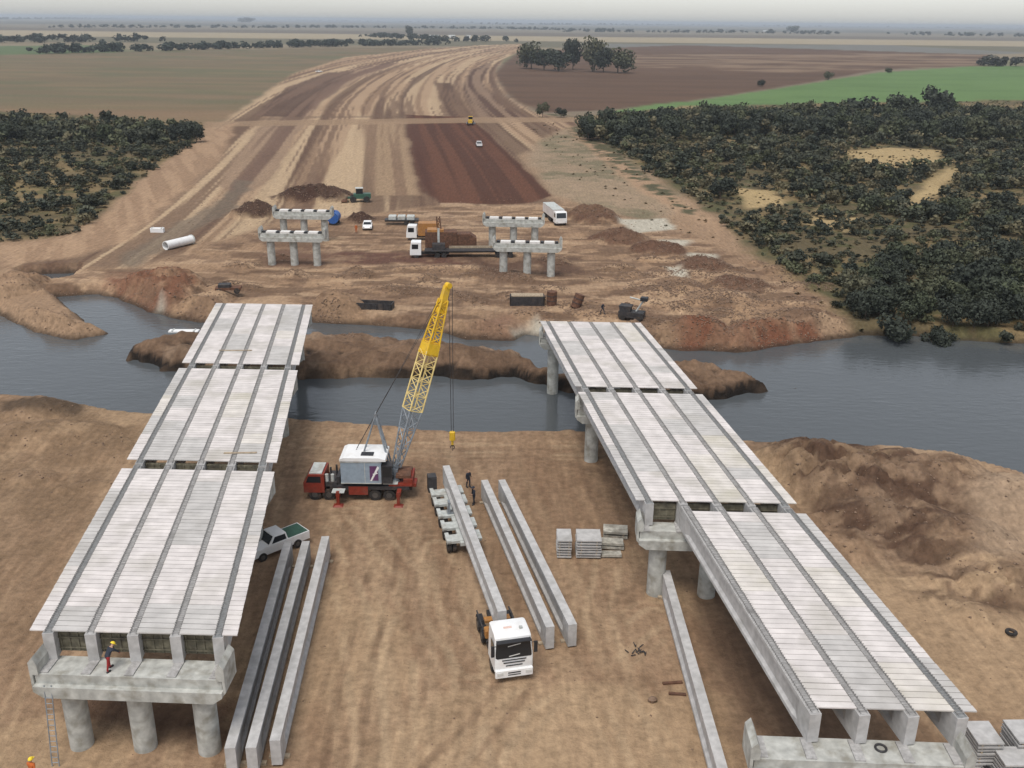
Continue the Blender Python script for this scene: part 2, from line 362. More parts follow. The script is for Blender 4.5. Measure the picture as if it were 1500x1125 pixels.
# earth road corridor: streaks that follow the road, which bends to the right in the distance
CLN = PP([(560, 420), (590, 330), (592, 290), (585, 230), (575, 180), (580, 140), (610, 108), (660, 86), (720, 73), (790, 65), (900, 60)])
_t = np.arange(len(CLN)); _tt = np.linspace(0, len(CLN) - 1, 60)
def _cr(v):
    o = []
    for u in _tt:
        i = min(int(u), len(v) - 2); f = u - i; p0, p1, p2, p3 = v[max(i - 1, 0)], v[i], v[i + 1], v[min(i + 2, len(v) - 1)]
        o.append(.5 * (2 * p1 + (p2 - p0) * f + (2 * p0 - 5 * p1 + 4 * p2 - p3) * f * f + (3 * p1 - p0 - 3 * p2 + p3) * f ** 3))
    return np.array(o)
CLN = _cr(CLN)
lat = np.zeros(N); alg = np.zeros(N); bd = np.full(N, 1e18); acc = 0.
for i in range(len(CLN) - 1):
    a, b2 = CLN[i], CLN[i + 1]; e = b2 - a; L = np.hypot(*e)
    tt = np.clip(((gx - a[0]) * e[0] + (gy - a[1]) * e[1]) / L ** 2, 0, 1)
    dx, dy = gx - a[0] - tt * e[0], gy - a[1] - tt * e[1]; d2 = dx * dx + dy * dy
    k = d2 < bd; bd[k] = d2[k]; lat[k] = ((gx - a[0]) * e[1] - (gy - a[1]) * e[0])[k] / L; alg[k] = (acc + tt * L)[k]; acc += L
ROADZ = [(0, 372), (130, 335), (230, 265), (300, 196), (345, 168), (430, 108), (505, 84), (620, 72), (700, 66), (762, 64), (768, 72), (738, 86), (722, 108), (742, 142), (785, 165), (850, 180), (800, 200), (760, 230), (800, 285), (830, 300), (640, 305), (400, 330), (200, 400), (0, 400)]
road = zone(ROADZ, 3, 2, 14)
blend(road, C(186, 154, 126))
lw = lat + (fbm(lat / 60, alg / 300, 399, 2) - .5) * 4; lat_ = lw; s1 = fbm(lw / 3.4, alg / 420, 401, 3); s2 = fbm(lw / 8, alg / 500, 411, 3)
blend(road * sst(.52, .58, s1) * .75, C(146, 116, 94)); blend(road * sst(.52, .58, s2) * .7, C(208, 178, 146)); blend(road * sst(.60, .66, fbm(lw / 1.7, alg / 300, 421, 2)) * .75, C(118, 90, 75)); blend(road * sst(.63, .68, fbm(lw / 5, alg / 700, 425, 2)) * .8, C(110, 84, 70))
def streaked(pts, c1, c2, soft=1.5, k=1., sl=2.4, s=430):
    m = zone(pts, soft, 1.2, 20) * k; blend(m, c1); blend(m * sst(.46, .56, fbm(lat_ / sl, alg / 300, s, 3)), c2)
streaked([(322, 272), (350, 225), (398, 168), (450, 125), (530, 98), (585, 92), (520, 118), (470, 150), (430, 200), (398, 262), (352, 288)], C(128, 100, 86), C(172, 142, 118), k=.9, sl=4.5)
streaked([(372, 170), (420, 128), (480, 106), (520, 104), (470, 135), (440, 172)], C(96, 72, 62), C(132, 104, 88), k=.85, sl=4)
streaked([(636, 120), (662, 122), (692, 172), (655, 172)], C(106, 80, 66), C(128, 100, 82))
streaked([(690, 103), (722, 90), (706, 120), (735, 158), (772, 174), (700, 172), (676, 130)], C(104, 78, 66), C(150, 122, 102), sl=3)
streaked([(528, 178), (590, 178), (612, 286), (548, 286)], C(150, 120, 98), C(176, 146, 118), k=.8)
streaked([(594, 168), (690, 172), (806, 286), (770, 299), (640, 297), (612, 262)], C(112, 74, 58), C(94, 62, 50), .6, sl=1.6)
streaked([(594, 168), (612, 176), (640, 297), (616, 280)], C(92, 60, 50), C(100, 68, 56), 1., .8)
m = zone([(300, 178), (700, 172), (850, 172), (850, 178), (700, 180), (300, 186)], 1.5, 1.5, 12); blend(m * .8, C(168, 138, 112))
blend(zone([(340, 174), (470, 170), (600, 169), (600, 172), (470, 173), (345, 178)], 1.2, 1.5, 12) * .45, C(120, 96, 80))
# left haul road towards the river
m = zone([(0, 365), (110, 345), (180, 288), (240, 240), (300, 196), (345, 180), (330, 225), (250, 300), (190, 350), (100, 380), (0, 388)], 2, 2, 10)
blend(m, C(186, 152, 124)); blend(m * sst(.48, .6, fbm((gx + gy * .42) / 1.8, (gy - gx * .42) / 40, 441, 4)) * .6, C(158, 126, 102))
m = zone([(170, 385), (235, 340), (330, 290), (350, 262), (372, 265), (340, 310), (262, 350), (200, 395)], 1.2, 1.8, 6); blend(m * .75, C(128, 112, 98))
# construction ground of the far bank
fb = zone([(0, 395), (200, 395), (400, 330), (640, 303), (830, 298), (960, 330), (1100, 380), (1180, 430), (1260, 490), (1180, 510), (1000, 520), (700, 505), (300, 480), (150, 440), (0, 420)], 3, 3, 12)
blend(fb, C(176, 142, 114)); blend(fb * sst(.46, .58, nA) * .6, C(148, 118, 96)); blend(fb * sst(.52, .6, fbm(gx / 9, gy / 2.2, 451, 4)) * .55, C(204, 170, 140))
blend(fb * sst(.54, .62, fbm(gx / 6, gy / 2., 455, 5)) * .75, C(112, 86, 70)); blend(fb * sst(.56, .64, fbm(gx / 3.5, gy / 3.5, 457, 4)) * .6, C(132, 104, 86))
for pts, cc in (([(240, 400), (150, 400), (190, 440), (250, 455), (300, 420)], (140, 98, 78)), ([(985, 470), (1100, 480), (1250, 480), (1180, 512), (1000, 518)], (134, 88, 68)),
                ([(400, 372), (500, 368), (640, 372), (740, 380), (740, 392), (500, 385), (400, 385)], (112, 80, 68)), ([(380, 358), (480, 362), (480, 392), (385, 392)], (126, 96, 80)),
                ([(660, 372), (850, 378), (850, 405), (720, 408)], (110, 84, 70)), ([(680, 475), (740, 460), (780, 480), (740, 500), (690, 500)], (148, 114, 94))):
    blend(zone(pts, 1.5, 2, 5) * (.45 + .55 * sst(.35, .6, nB)), C(*cc))
for pts in ([(905, 322), (975, 320), (988, 335), (930, 342)], [(965, 352), (1010, 352), (1008, 360), (970, 362)], [(1005, 370), (1050, 372), (1048, 384), (1012, 382)], [(975, 392), (1000, 390), (1005, 405), (985, 408)], [(200, 455), (235, 440), (240, 452)], [(752, 478), (790, 468), (792, 480), (765, 488)]):
    blend(zone(pts, 1.0, 1.2, 4), C(206, 194, 178))
# dark heaps
for k in (0, 1, 2):
    cx, cy, rx, ry, h, lu = MW[k]
    blend(sst(1.15, .7, ((gx - cx) / rx) ** 2 + ((gy - cy) / ry) ** 2 + (nB - .5)) * .95, C(78, 56, 48))
for k in (7, 8, 9, 10, 11):
    cx, cy, rx, ry, h, lu = MW[k]
    blend(sst(1.15, .6, ((gx - cx) / rx) ** 2 + ((gy - cy) / ry) ** 2 + (nB - .5) * 1.2) * .85, C(110, 80, 66))
# near worksite
nw = (gy < 100)
S = (gx + .13 * gy); T = gy
wk = nw * 1.0 * (gx > -45) * (gx < 40)
blend(nw * sst(.4, .6, nC) * .6, C(160, 128, 102))
blend(nw * sst(.46, .62, fbm(S / 1.1, T / 22, 501, 4)) * .40, C(146, 114, 90)); blend(nw * sst(.52, .64, fbm((gx + .23 * gy) / .8, T / 26, 511, 4)) * .5, C(192, 160, 130))
blend(nw * sst(.5, .65, fbm(gx / 16, gy / 2.0, 521, 4)) * sst(72, 84, gy) * .6, C(192, 158, 128))
blend(nw * sst(.5, .68, nB) * .35, C(138, 108, 86)); blend(nw * sst(.58, .66, nA) * .55, C(196, 164, 132))
blend(zone([(-100, 600), (210, 612), (170, 700), (60, 900), (-100, 1000)], 3, 3, 8) * (.4 + .5 * sst(.4, .6, nB)), C(146, 118, 94))
blend(zone([(0, 586), (120, 592), (110, 612), (0, 606)], .8, 1.2, 4) * .9, C(96, 78, 64))
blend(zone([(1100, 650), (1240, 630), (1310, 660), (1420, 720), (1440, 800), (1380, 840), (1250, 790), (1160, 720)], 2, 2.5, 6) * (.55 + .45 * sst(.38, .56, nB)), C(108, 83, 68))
hp = zone([(1090, 648), (1240, 622), (1330, 650), (1440, 710), (1500, 720), (1520, 900), (1380, 880), (1250, 800), (1160, 720)], 2, 2.5, 6)
blend(hp * sst(.5, .58, fbm(gx / 5 + gy / 9, gy / 1.1, 531, 4)) * .75, C(94, 70, 57)); blend(hp * sst(.55, .62, fbm(gx / 4, gy / 1.4, 535, 4)) * .6, C(168, 138, 114)); blend(hp * sst(.56, .64, fbm(gx / 1.6, gy / 1.6, 537, 4)) * .6, C(104, 80, 66))
blend(zone([(1265, 640), (1370, 650), (1440, 690), (1330, 690)], 1.2, 1.5, 5), C(188, 156, 128)); blend(zone([(1420, 700), (1500, 690), (1600, 720), (1600, 830), (1440, 830)], 1.5, 1.5, 5) * .8, C(182, 154, 130))
blend(zone([(80, 1010), (340, 1030), (320, 1085), (100, 1060)], .8, 1., 3) * .8, C(104, 76, 62))
blend(zone([(1000, 850), (1100, 850), (1300, 1125), (1090, 1125)], 1.2, 1., 3) * .6, C(122, 96, 80))  # darker earth below the right deck, with the deck's shade put into its colour
blend(zone([(700, 640), (900, 640), (950, 800), (820, 780), (760, 700)], 2, 2, 6) * .35, C(136, 104, 82))
TRK = [[(565, 800), (545, 900), (520, 1010), (500, 1140)], [(600, 770), (600, 900), (585, 1010), (575, 1140)], [(640, 800), (665, 900), (690, 1000), (700, 1140)], [(760, 1000), (720, 1060), (640, 1140)],
       [(520, 750), (560, 800), (640, 900), (690, 980)], [(900, 800), (880, 900), (900, 1000), (960, 1140)], [(860, 690), (900, 760), (910, 860)], [(470, 780), (520, 900), (540, 1140)], [(700, 1140), (760, 1040), (850, 980), (960, 900)], [(430, 690), (600, 665), (800, 665), (900, 690)], [(440, 650), (640, 655), (880, 660)]]
for kk, tr_ in enumerate(TRK):
    Wp = PP(tr_); bb = (gx > Wp[:, 0].min() - 4) & (gx < Wp[:, 0].max() + 4) & (gy > Wp[:, 1].min() - 4) & (gy < Wp[:, 1].max() + 4)
    xx, yy = warp(gx[bb], gy[bb], .7, 9, 800 + kk); dm = np.full(xx.shape, 1e9)
    for a_, b_ in zip(Wp[:-1], Wp[1:]):
        e_ = b_ - a_; t_ = np.clip(((xx - a_[0]) * e_[0] + (yy - a_[1]) * e_[1]) / (e_ @ e_), 0, 1); dm = np.minimum(dm, np.hypot(xx - a_[0] - t_ * e_[0], yy - a_[1] - t_ * e_[1]))
    mk = np.zeros(N); mk[bb] = np.maximum(sst(.42, .16, np.abs(dm - .95)), .5 * sst(.3, .1, np.abs(dm - 2.0))) * sst(.3, .55, fbm(gx[bb] / 3, gy[bb] / 3, 830 + kk, 3))
    blend(mk * .55, C(196, 166, 136) if kk % 3 else C(132, 104, 84))
# wet soil at the water's edge and the isle
b = (gy < 420) & (gy > 20)
wx, wy = warp(gx[b], gy[b], .9, 4.5, 70)
dr = np.full(N, -99.); dr[b] = np.maximum(sdf(wx, wy, RIVER), sdf(wx, wy, POOL)); dis = np.full(N, -99.); dis[b] = sdf(wx, wy, ISLE)
isle = sst(-1, .5, dis) * (dr > -3)
blend(isle, C(136, 108, 88)); blend(isle * sst(.45, .6, nB) * .7, C(110, 86, 70)); blend(isle * sst(.54, .62, nA) * .7, C(166, 138, 116))
wet = np.clip(sst(WATER + .75, WATER + .1, gh + (nB - .5) * .6), 0, 1) * (dr > -6)
blend(wet * .85, C(66, 54, 46)); blend(isle * sst(WATER + 1.45, WATER + .95, gh + (nB - .5) * .9) * .95, C(32, 28, 26))
# a touch of fine break-up everywhere
col *= (1 + (fbm(gx / .8, gy / .8, 601, 3) - .5)[:, None] * .22 * (1 - sst(200, 600, gy))[:, None])
col *= (1 + (fbm(gx / 25, gy / 25, 605, 4) - .5)[:, None] * .16)
col = np.clip(col, .005, .9)

me = bpy.data.meshes.new('ground')
idx = np.arange(NU * NY).reshape(NY, NU)
q = np.stack([idx[:-1, :-1], idx[:-1, 1:], idx[1:, 1:], idx[1:, :-1]], -1).reshape(-1, 4)
me.vertices.add(N); me.vertices.foreach_set('co', np.stack([gx, gy, gh], 1).astype(np.float32).ravel())
me.loops.add(q.size); me.loops.foreach_set('vertex_index', q.ravel().astype(np.int32))
me.polygons.add(len(q)); me.polygons.foreach_set('loop_start', np.arange(0, q.size, 4, dtype=np.int32)); me.polygons.foreach_set('loop_total', np.full(len(q), 4, np.int32))
me.polygons.foreach_set('use_smooth', np.ones(len(q), bool))
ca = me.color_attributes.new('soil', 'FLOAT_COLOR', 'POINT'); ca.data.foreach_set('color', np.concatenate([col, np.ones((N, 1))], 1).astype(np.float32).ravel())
me.update(); me.validate()
gm = bpy.data.materials.new('ground_soil'); gm.use_nodes = True
t = gm.node_tree; bs = t.nodes['Principled BSDF']; bs.inputs['Roughness'].default_value = .95; bs.inputs['Specular IOR Level'].default_value = .15
at = t.nodes.new('ShaderNodeVertexColor'); at.layer_name = 'soil'
ge = t.nodes.new('ShaderNodeNewGeometry')
na = t.nodes.new('ShaderNodeTexNoise'); na.inputs['Scale'].default_value = 1.6; na.inputs['Detail'].default_value = 8; na.inputs['Roughness'].default_value = .65
mp = t.nodes.new('ShaderNodeMapping'); mp.inputs['Rotation'].default_value = (0, 0, -.15); mp.inputs['Scale'].default_value = (1.0, .12, 1)
nb = t.nodes.new('ShaderNodeTexNoise'); nb.inputs['Scale'].default_value = 2.2; nb.inputs['Detail'].default_value = 5
t.links.new(ge.outputs['Position'], na.inputs['Vector']); t.links.new(ge.outputs['Position'], mp.inputs['Vector']); t.links.new(mp.outputs[0], nb.inputs['Vector'])
r1 = t.nodes.new('ShaderNodeMapRange'); r1.inputs[1].default_value = .3; r1.inputs[2].default_value = .7; r1.inputs[3].default_value = .74; r1.inputs[4].default_value = 1.24
r2 = t.nodes.new('ShaderNodeMapRange'); r2.inputs[1].default_value = .3; r2.inputs[2].default_value = .7; r2.inputs[3].default_value = .86; r2.inputs[4].default_value = 1.13
t.links.new(na.outputs['Fac'], r1.inputs[0]); t.links.new(nb.outputs['Fac'], r2.inputs[0])
mu = t.nodes.new('ShaderNodeMath'); mu.operation = 'MULTIPLY'; t.links.new(r1.outputs[0], mu.inputs[0]); t.links.new(r2.outputs[0], mu.inputs[1])
vs = t.nodes.new('ShaderNodeVectorMath'); vs.operation = 'SCALE'; t.links.new(at.outputs['Color'], vs.inputs[0]); t.links.new(mu.outputs[0], vs.inputs['Scale'])
t.links.new(vs.outputs[0], bs.inputs['Base Color'])
bp = t.nodes.new('ShaderNodeBump'); bp.inputs['Strength'].default_value = .8; bp.inputs['Distance'].default_value = .28
t.links.new(na.outputs['Fac'], bp.inputs['Height']); t.links.new(bp.outputs[0], bs.inputs['Normal'])
me.materials.append(gm)
tag(link('ground', me), kind='structure')

# river surface
wm = bpy.data.materials.new('river_water'); wm.use_nodes = True
t = wm.node_tree; bs = t.nodes['Principled BSDF']
bs.inputs['Base Color'].default_value = (.075, .083, .088, 1); bs.inputs['Roughness'].default_value = .12; bs.inputs['IOR'].default_value = 1.33
ge = t.nodes.new('ShaderNodeNewGeometry'); mp = t.nodes.new('ShaderNodeMapping'); mp.inputs['Scale'].default_value = (.55, 1.3, 1); mp.inputs['Rotation'].default_value = (0, 0, .1)
n1 = t.nodes.new('ShaderNodeTexNoise'); n1.inputs['Scale'].default_value = 1.1; n1.inputs['Detail'].default_value = 5
n2 = t.nodes.new('ShaderNodeTexNoise'); n2.inputs['Scale'].default_value = .12; n2.inputs['Detail'].default_value = 3
t.links.new(ge.outputs['Position'], mp.inputs['Vector']); t.links.new(mp.outputs[0], n1.inputs['Vector']); t.links.new(ge.outputs['Position'], n2.inputs['Vector'])
mu = t.nodes.new('ShaderNodeMath'); mu.operation = 'MULTIPLY'; t.links.new(n1.outputs['Fac'], mu.inputs[0]); t.links.new(n2.outputs['Fac'], mu.inputs[1])
bp = t.nodes.new('ShaderNodeBump'); bp.inputs['Strength'].default_value = .35; bp.inputs['Distance'].default_value = .25
t.links.new(mu.outputs[0], bp.inputs['Height']); t.links.new(bp.outputs[0], bs.inputs['Normal'])
mw = MB(); mw.add([(-330, 55, WATER), (330, 55, WATER), (330, 190, WATER), (-330, 190, WATER)], [(0, 1, 2, 3)])
tag(mw.build('river', wm), kind='structure')

# ================================================================== BRIDGES
LS = -0.135            # sideways run of the bridges per metre forward
TS = -0.025            # skew of the pier lines
BA = math.atan(-LS)    # turn of anything that runs along a bridge
ZCAP, ZG, ZD = 5.6, 5.68, 7.46
def girder_mesh(L=22.2):
    """precast I girder along +y from 0, solid end blocks, base at z = 0, 1.74 m high"""
    H = 1.74
    end = [(-.30, 0), (.30, 0), (.30, H), (-.30, H)]
    I = [(-.30, 0), (.30, 0), (.30, .22), (.12, .38), (.12, H - .36), (.30, H - .22), (.30, H), (-.30, H), (-.30, H - .22), (-.12, H - .36), (-.12, .38), (-.30, .22)]
    E12 = [(-.30, 0), (.30, 0), (.30, .22), (.30, .38), (.30, H - .36), (.30, H - .22), (.30, H), (-.30, H), (-.30, H - .22), (-.30, H - .36), (-.30, .38), (-.30, .22)]
    mb = MB(); ys = [(0, E12), (1.3, E12), (1.9, I), (L - 1.9, I), (L - 1.3, E12), (L, E12)]
    v = []; f = []
    for y, pr in ys: v += [(a, y, z) for a, z in pr]
    for k in range(len(ys) - 1):
        for i in range(12): f.append((k * 12 + i, k * 12 + (i + 1) % 12, (k + 1) * 12 + (i + 1) % 12, (k + 1) * 12 + i))
    f += [tuple(range(11, -1, -1)), tuple(range(60, 72))]
    return mb.add(v, f)
GME = girder_mesh().mesh('girder', CONC)
def stirrup_mesh(L=22.2, w=.42):
    mb = MB(); y = .25; r = random.Random(3)
    while y < L - .2:
        h = .10 + r.uniform(-.02, .03); j = r.uniform(-.02, .02)
        mb.box(-w / 2, -w / 2 + .022, y, y + .022, 0, h); mb.box(w / 2 - .022, w / 2, y, y + .022, 0, h); mb.box(-w / 2 + j, w / 2 + j, y + .001, y + .021, h, h + .022)
        y += .2
    for x in (-.17, .17): mb.box(x - .012, x + .012, .1, L - .1, .045, .068)
    return mb
# rough, unfinished top strip with projecting stirrups
STME = stirrup_mesh().mesh('stirrups', REBAR)
TOPMD = MB().box(-.27, .27, .05, 22.15, 0, .012).mesh('top_strip', TOPD)
TOPME = MB().box(-.27, .27, .05, 22.15, 0, .012).mesh('top_strip', TOPC)
SLAB_W = .478
SLAB2 = pmat('concrete_slab_grey', (.47, .45, .43), .9, var=.13, scale=1.1, bump=.15, objvar=.05, dirt=(.36, .34, .31), dscale=.35, damt=.6)
SLAB3 = pmat('concrete_slab_cream', (.59, .55, .505), .9, var=.12, scale=1.1, bump=.15, objvar=.05, dirt=(.42, .39, .31), dscale=.35, damt=.7)
def slab_me(w, name, mat=None): # w across the deck, .46 along, with the skew of the pier lines
    mb = MB(); k = TS - 0.0
    t = .075; a = SLAB_W - .045
    vs = []
    for z in (0, t):
        for x, y in ((-w / 2, -a / 2), (w / 2, -a / 2), (w / 2, a / 2), (-w / 2, a / 2)): vs.append((x + LS * y, y, z))
    return mb.add(vs, [(0, 3, 2, 1), (4, 5, 6, 7), (0, 1, 5, 4), (1, 2, 6, 5), (2, 3, 7, 6), (3, 0, 4, 7)]).mesh(name, mat or SLAB)
def span(label, x_at, y0, y1, s0, s1, n_g, over_l, over_r, sp, first=0, pads=True, dia=(0, 1)):
    """x_at(Y) = x of the leftmost girder line (of five); y0..y1 girder ends, s0..s1 slabbed length"""
    ox, oy = x_at(y0), y0
    root = thing('bridge_span', label, 'bridge span', (ox, oy, 0), 0, 'bridge spans under construction')
    L = (y1 - y0) / math.cos(BA)
    rr = random.Random(label)
    for g in range(first, n_g):
        go = link('girder', GME, root, (g * sp, g * sp * TS, ZG), BA); go.scale = (1, L / 22.2, 1)
        link('top_strip', TOPMD if g in (0, 4) else TOPME, go, (0, 0, 1.742)); tag(link('stirrups', STME, go, (0, 0, 1.756)), kind='stuff')
    # slabs: bays between girders and the two cantilever rows
    rows = []
    gap = sp - .40
    if over_l > 0: rows.append((first * sp - .22 - over_l / 2 + .0, over_l))
    for g in range(first, n_g - 1): rows.append(((g + .5) * sp, gap))
    if over_r > 0: rows.append(((n_g - 1) * sp + .22 + over_r / 2, over_r))
    n = int((s1 - s0) / SLAB_W)
    cache = {}
    for cx, wd in rows:
        if wd not in cache: cache[wd] = [slab_me(wd, 'slab', q_) for q_ in (SLAB, SLAB2, SLAB3)]
        run = 0
        for k in range(n):
            if run <= 0: run = rr.randint(4, 13); tone = rr.choices((0, 1, 2), (10, 3, 1))[0]
            run -= 1
            yy = s0 - y0 + (k + .5) * (s1 - s0) / n
            o = link('slab', cache[wd][tone], root, (cx + yy * LS + rr.uniform(-.012, .012), cx * TS + yy + rr.uniform(-.006, .006), ZG + 1.742 + rr.uniform(0, .012)), math.atan(TS) + rr.uniform(-.002, .002))
    # cross diaphragms near both ends, still in their timber forms
    for yy in [(.8, (y1 - y0) - .75)[k] for k in dia]:
        for g in range(first, n_g - 1):
            m = MB(); w2 = (sp - .62) / 2
            m.box(-w2, w2, -.10, .10, 0.12, 1.45)
            for q in range(4): m.box(-w2 + .1 + q * (2 * w2 - .3) / 3, -w2 + .2 + q * (2 * w2 - .3) / 3, -.16, -.10, .15, 1.4)
            m.box(-w2, w2, -.2, -.16, .35, .43); m.box(-w2, w2, -.2, -.16, 1.05, 1.13)
            m.build('diaphragm', DIAPH, root, loc=((g + .5) * sp + yy * LS, (g + .5) * sp * TS + yy, ZG), rz=math.atan(TS))
    return root
PLINTH = pmat('fresh_white_concrete', (.66, .64, .61), .9, var=.1)
def pier(label, xc, yc, ln=12.0, zb=0.0, zt=ZCAP, npad=5, sp=2.42, group='concrete bridge piers', dark_pads=False, wd=2.0, lug=1.0):
    root = thing('bridge_pier', label, 'bridge pier', (xc, yc, zb), math.atan(TS) * 1.6, group)
    h = zt - zb; m = MB(); a = ln / 2
    # stepped cap: lower band, recessed band, top
    m.prism([(-a + .55, h - 1.35), (a - .55, h - 1.35), (a, h - .95), (a, h - .62), (-a, h - .62), (-a, h - .95)], -wd / 2 - .05, wd / 2 + .05, 'y')
    m.box(-a + .06, a - .06, -wd / 2 + .30, wd / 2 - .30, h - .619, h)
    m.build('cap_beam', CONC2, root)
    for s in (-1, 1):
        e = MB(); x0 = s * (a - .02)
        pts = [(s * (a - .32), h + .002), (s * (a - .32), h + lug * .55), (s * (a - .12), h + lug), (s * (a + .16), h + lug * .7), (s * (a + .16), h - .75), (s * (a + .004), h - .95), (s * (a + .004), h + .002)]
        e.prism(pts, -wd / 2 + .2, wd / 2 - .2, 'y'); e.build('end_block', CONC2, root)
    for x in (-a * .71, 0, a * .71):
        MB().tube((x, 0, -.8), (x, 0, h - 1.352), .66, .66, 28, True).build('column', CONC2, root, smooth=True)
    for k in range(npad):
        x = (k - (npad - 1) / 2) * sp
        p = MB()
        if dark_pads and k < npad - 1: MB().box(x + .38, x + sp - .38, -.62, .62, h + .001, h + .3).build('bearing_plinth', PLINTH, root)
        if dark_pads: p.box(x - .28, x + .28, -.42, .42, h + .001, h + .32); p.build('bearing_pad', BLACK, root)
        else: p.box(x - .26, x + .26, -.75, .75, h + .001, h + .078); p.build('bearing_pad', TOPC, root)
    return root
# left bridge: leftmost girder line
SPL, SPR = 2.42, 2.45
def xl(Y): return -26.05 + (Y - 45.2) * LS
def xr(Y): return 3.1 + .90 + (106.6 - Y) * -LS
LP = [45.2, 67.25, 89.9, 112.4]; RP = [39.2, 61.5, 84.6, 106.4]
nm = ['nearest', 'middle', 'farthest']
for i in range(3):
    span(f'{nm[i]} span of the left bridge, pale slabs on five girders', xl, LP[i] + .1, LP[i + 1] - .1, LP[i] + (.3 if i == 0 else .75), LP[i + 1] - (.9 if i < 2 else .2), 5, .86, .86, SPL)
for i in range(3):
    lab = f'{nm[i]} span of the right bridge, ' + ('left girder line still missing, bare girder edge' if i == 0 else 'pale slabs on five girders')
    span(lab, xr, RP[i] + .1, RP[i + 1] - .1, RP[i] + .55, RP[i + 1] - (.95 if i < 2 else .2), 5, (0 if i == 0 else .66), .72, SPR, first=1 if i == 0 else 0, dia=(1,) if i == 0 else (0, 1))
def lc(Y): return xl(Y) + 2 * SPL
def rc(Y): return xr(Y) + 2 * SPR
lpn = ['near end pier of the left bridge with three round columns and a ladder', 'second pier of the left bridge, between its nearest and middle spans', 'third pier of the left bridge at the river edge', 'pier under the far end of the left bridge, in the river berm']
rpn = ['near end pier of the right bridge with a wide empty cap ledge', 'second pier of the right bridge, cap showing left of its girders', 'third pier of the right bridge at the river edge', 'pier under the far end of the right bridge, beyond the berm']
for i, Y in enumerate(LP):
    yc = Y - (.35 if i == 0 else 0)
    pier(lpn[i], lc(Y), yc + 2 * SPL * TS, 10.7, min(gz(lc(Y), Y), -0.0) if i else 0, wd=2.3 if i == 0 else 2.0, lug=1.15)
for i, Y in enumerate(RP):
    yc = Y - (.35 if i == 0 else 0)
    pier(rpn[i], rc(Y) - (.35 if i == 0 else .3), yc + 2 * SPR * TS, 10.7, min(gz(rc(Y), Y), 0.0) if i else 0, wd=2.3 if i == 0 else 2.0, lug=1.05)
for (px, py), lab in (((432, 388), 'front one of the two bare piers across the river, left bridge line'), ((447, 352), 'rear one of the two bare piers across the river, left bridge line'),
                      ((772, 404), 'front one of the two bare piers across the river, right bridge line'), ((752, 364), 'rear one of the two bare piers across the river, right bridge line')):
    c = P(px, py, 0); pier(lab, c[0], c[1], 11.2, gz(c[0], c[1]) - .1, ZCAP, dark_pads=True, group='bare bridge piers across the river', lug=1.1)

# ------------------------------------------------------------------ girders lying on the ground
def ground_girder(label, a, b, z=None, group='precast girders lying on the ground'):
    a = Vector(a[:2]); b = Vector(b[:2]); d = b - a
    rz = math.atan2(-d.x, d.y)
    root = thing('precast_girder', label, 'girder', (a.x, a.y, max(gz(a.x, a.y), gz(b.x, b.y)) + .14 if z is None else z), rz, group)
    o = link('girder_body', GME, root); o.scale = (1, d.length / 22.2, 1)
    if z is None:
        for yy in (.8, d.length - .8): MB().box(-.6, .6, yy - .14, yy + .14, -.35, -.002).build('timber_sleeper', WOOD, root)
    return root
gl = ['left of the three long girders on the ground beside the left bridge', 'middle of the three long girders on the ground beside the left bridge', 'right of the three long girders on the ground beside the left bridge']
for i, (a, b) in enumerate((((-15.55, 42.6), (-17.35, 65.3)), ((-14.40, 42.7), (-15.98, 65.4)), ((-13.20, 43.3), (-14.60, 66.2)))): ground_girder(gl[i], a, b)
ground_girder('left girder of the pair on the ground right of the loaded truck', (2.75, 54.3), (-2.35, 76.2))
ground_girder('right girder of the pair on the ground right of the loaded truck', (4.28, 54.6), (-0.82, 76.3))
ground_girder('single girder on the ground along the right bridge shadow', (11.75, 39.0), (11.6, 61.6))

# ================================================================== CRANE
def dirY(a, b): return math.atan2(-(b[0] - a[0]), b[1] - a[1])
def wheel_set(root, pts, r=.5, w=.32, axis='x', rim=True):
    for (x, y, s) in pts:
        d = (w if axis == 'x' else 0, w if axis == 'y' else 0)
        tm = MB().tube((x - d[0] / 2, y - d[1] / 2, r), (x + d[0] / 2, y + d[1] / 2, r), r, r, 18)
        wo_ = tm.build('wheel', TYRE, root, smooth=True)
        if rim:
            k = s * (w / 2 + .012)
            c0 = (x + (k if axis == 'x' else 0), y + (k if axis == 'y' else 0), r)
            c1 = (x + (k * .2 if axis == 'x' else 0), y + (k * .2 if axis == 'y' else 0), r)
            MB().tube(c1, c0, r * .58, r * .5, 14).build('rim', RIM, wo_)
def lattice(mb, A, B, wa, wb, n, up=Vector((0, 0, 1)), t=.07):
    """four chords and diagonal lacing from A to B"""
    A = Vector(A); B = Vector(B); d = (B - A).normalized(); sx = d.cross(up).normalized(); sz = sx.cross(d)
    def cs(k):
        f = k / n; c = A.lerp(B, f); w_ = wa + (wb - wa) * f
        return [c + sx * (w_ / 2 * i) + sz * (w_ / 2 * j) for i, j in ((-1, -1), (1, -1), (1, 1), (-1, 1))]
    for i in range(4): mb.tube(cs(0)[i], cs(n)[i], t, t, 6)
    for k in range(n):
        a, b = cs(k), cs(k + 1)
        for i in range(4):
            j = (i + 1) % 4
            mb.tube(a[i], b[j], t * .55, t * .55, 5) if k % 2 else mb.tube(a[j], b[i], t * .55, t * .55, 5)
            if k % 2 == 0: mb.tube(a[i], a[j], t * .55, t * .55, 5)
    return mb
c0 = Vector((-13.4, 77.0, 0)); c0.z = gz(c0.x, c0.y) + .0
CRN = thing('truck_crane', 'yellow lattice boom crane on a red truck carrier, grey and white cabin', 'crane', c0, 0)
m = MB(); m.box(-4.9, 4.6, -.75, .75, .85, 1.35); m.box(-2.6, 4.4, -1.28, 1.28, 1.1, 1.45)
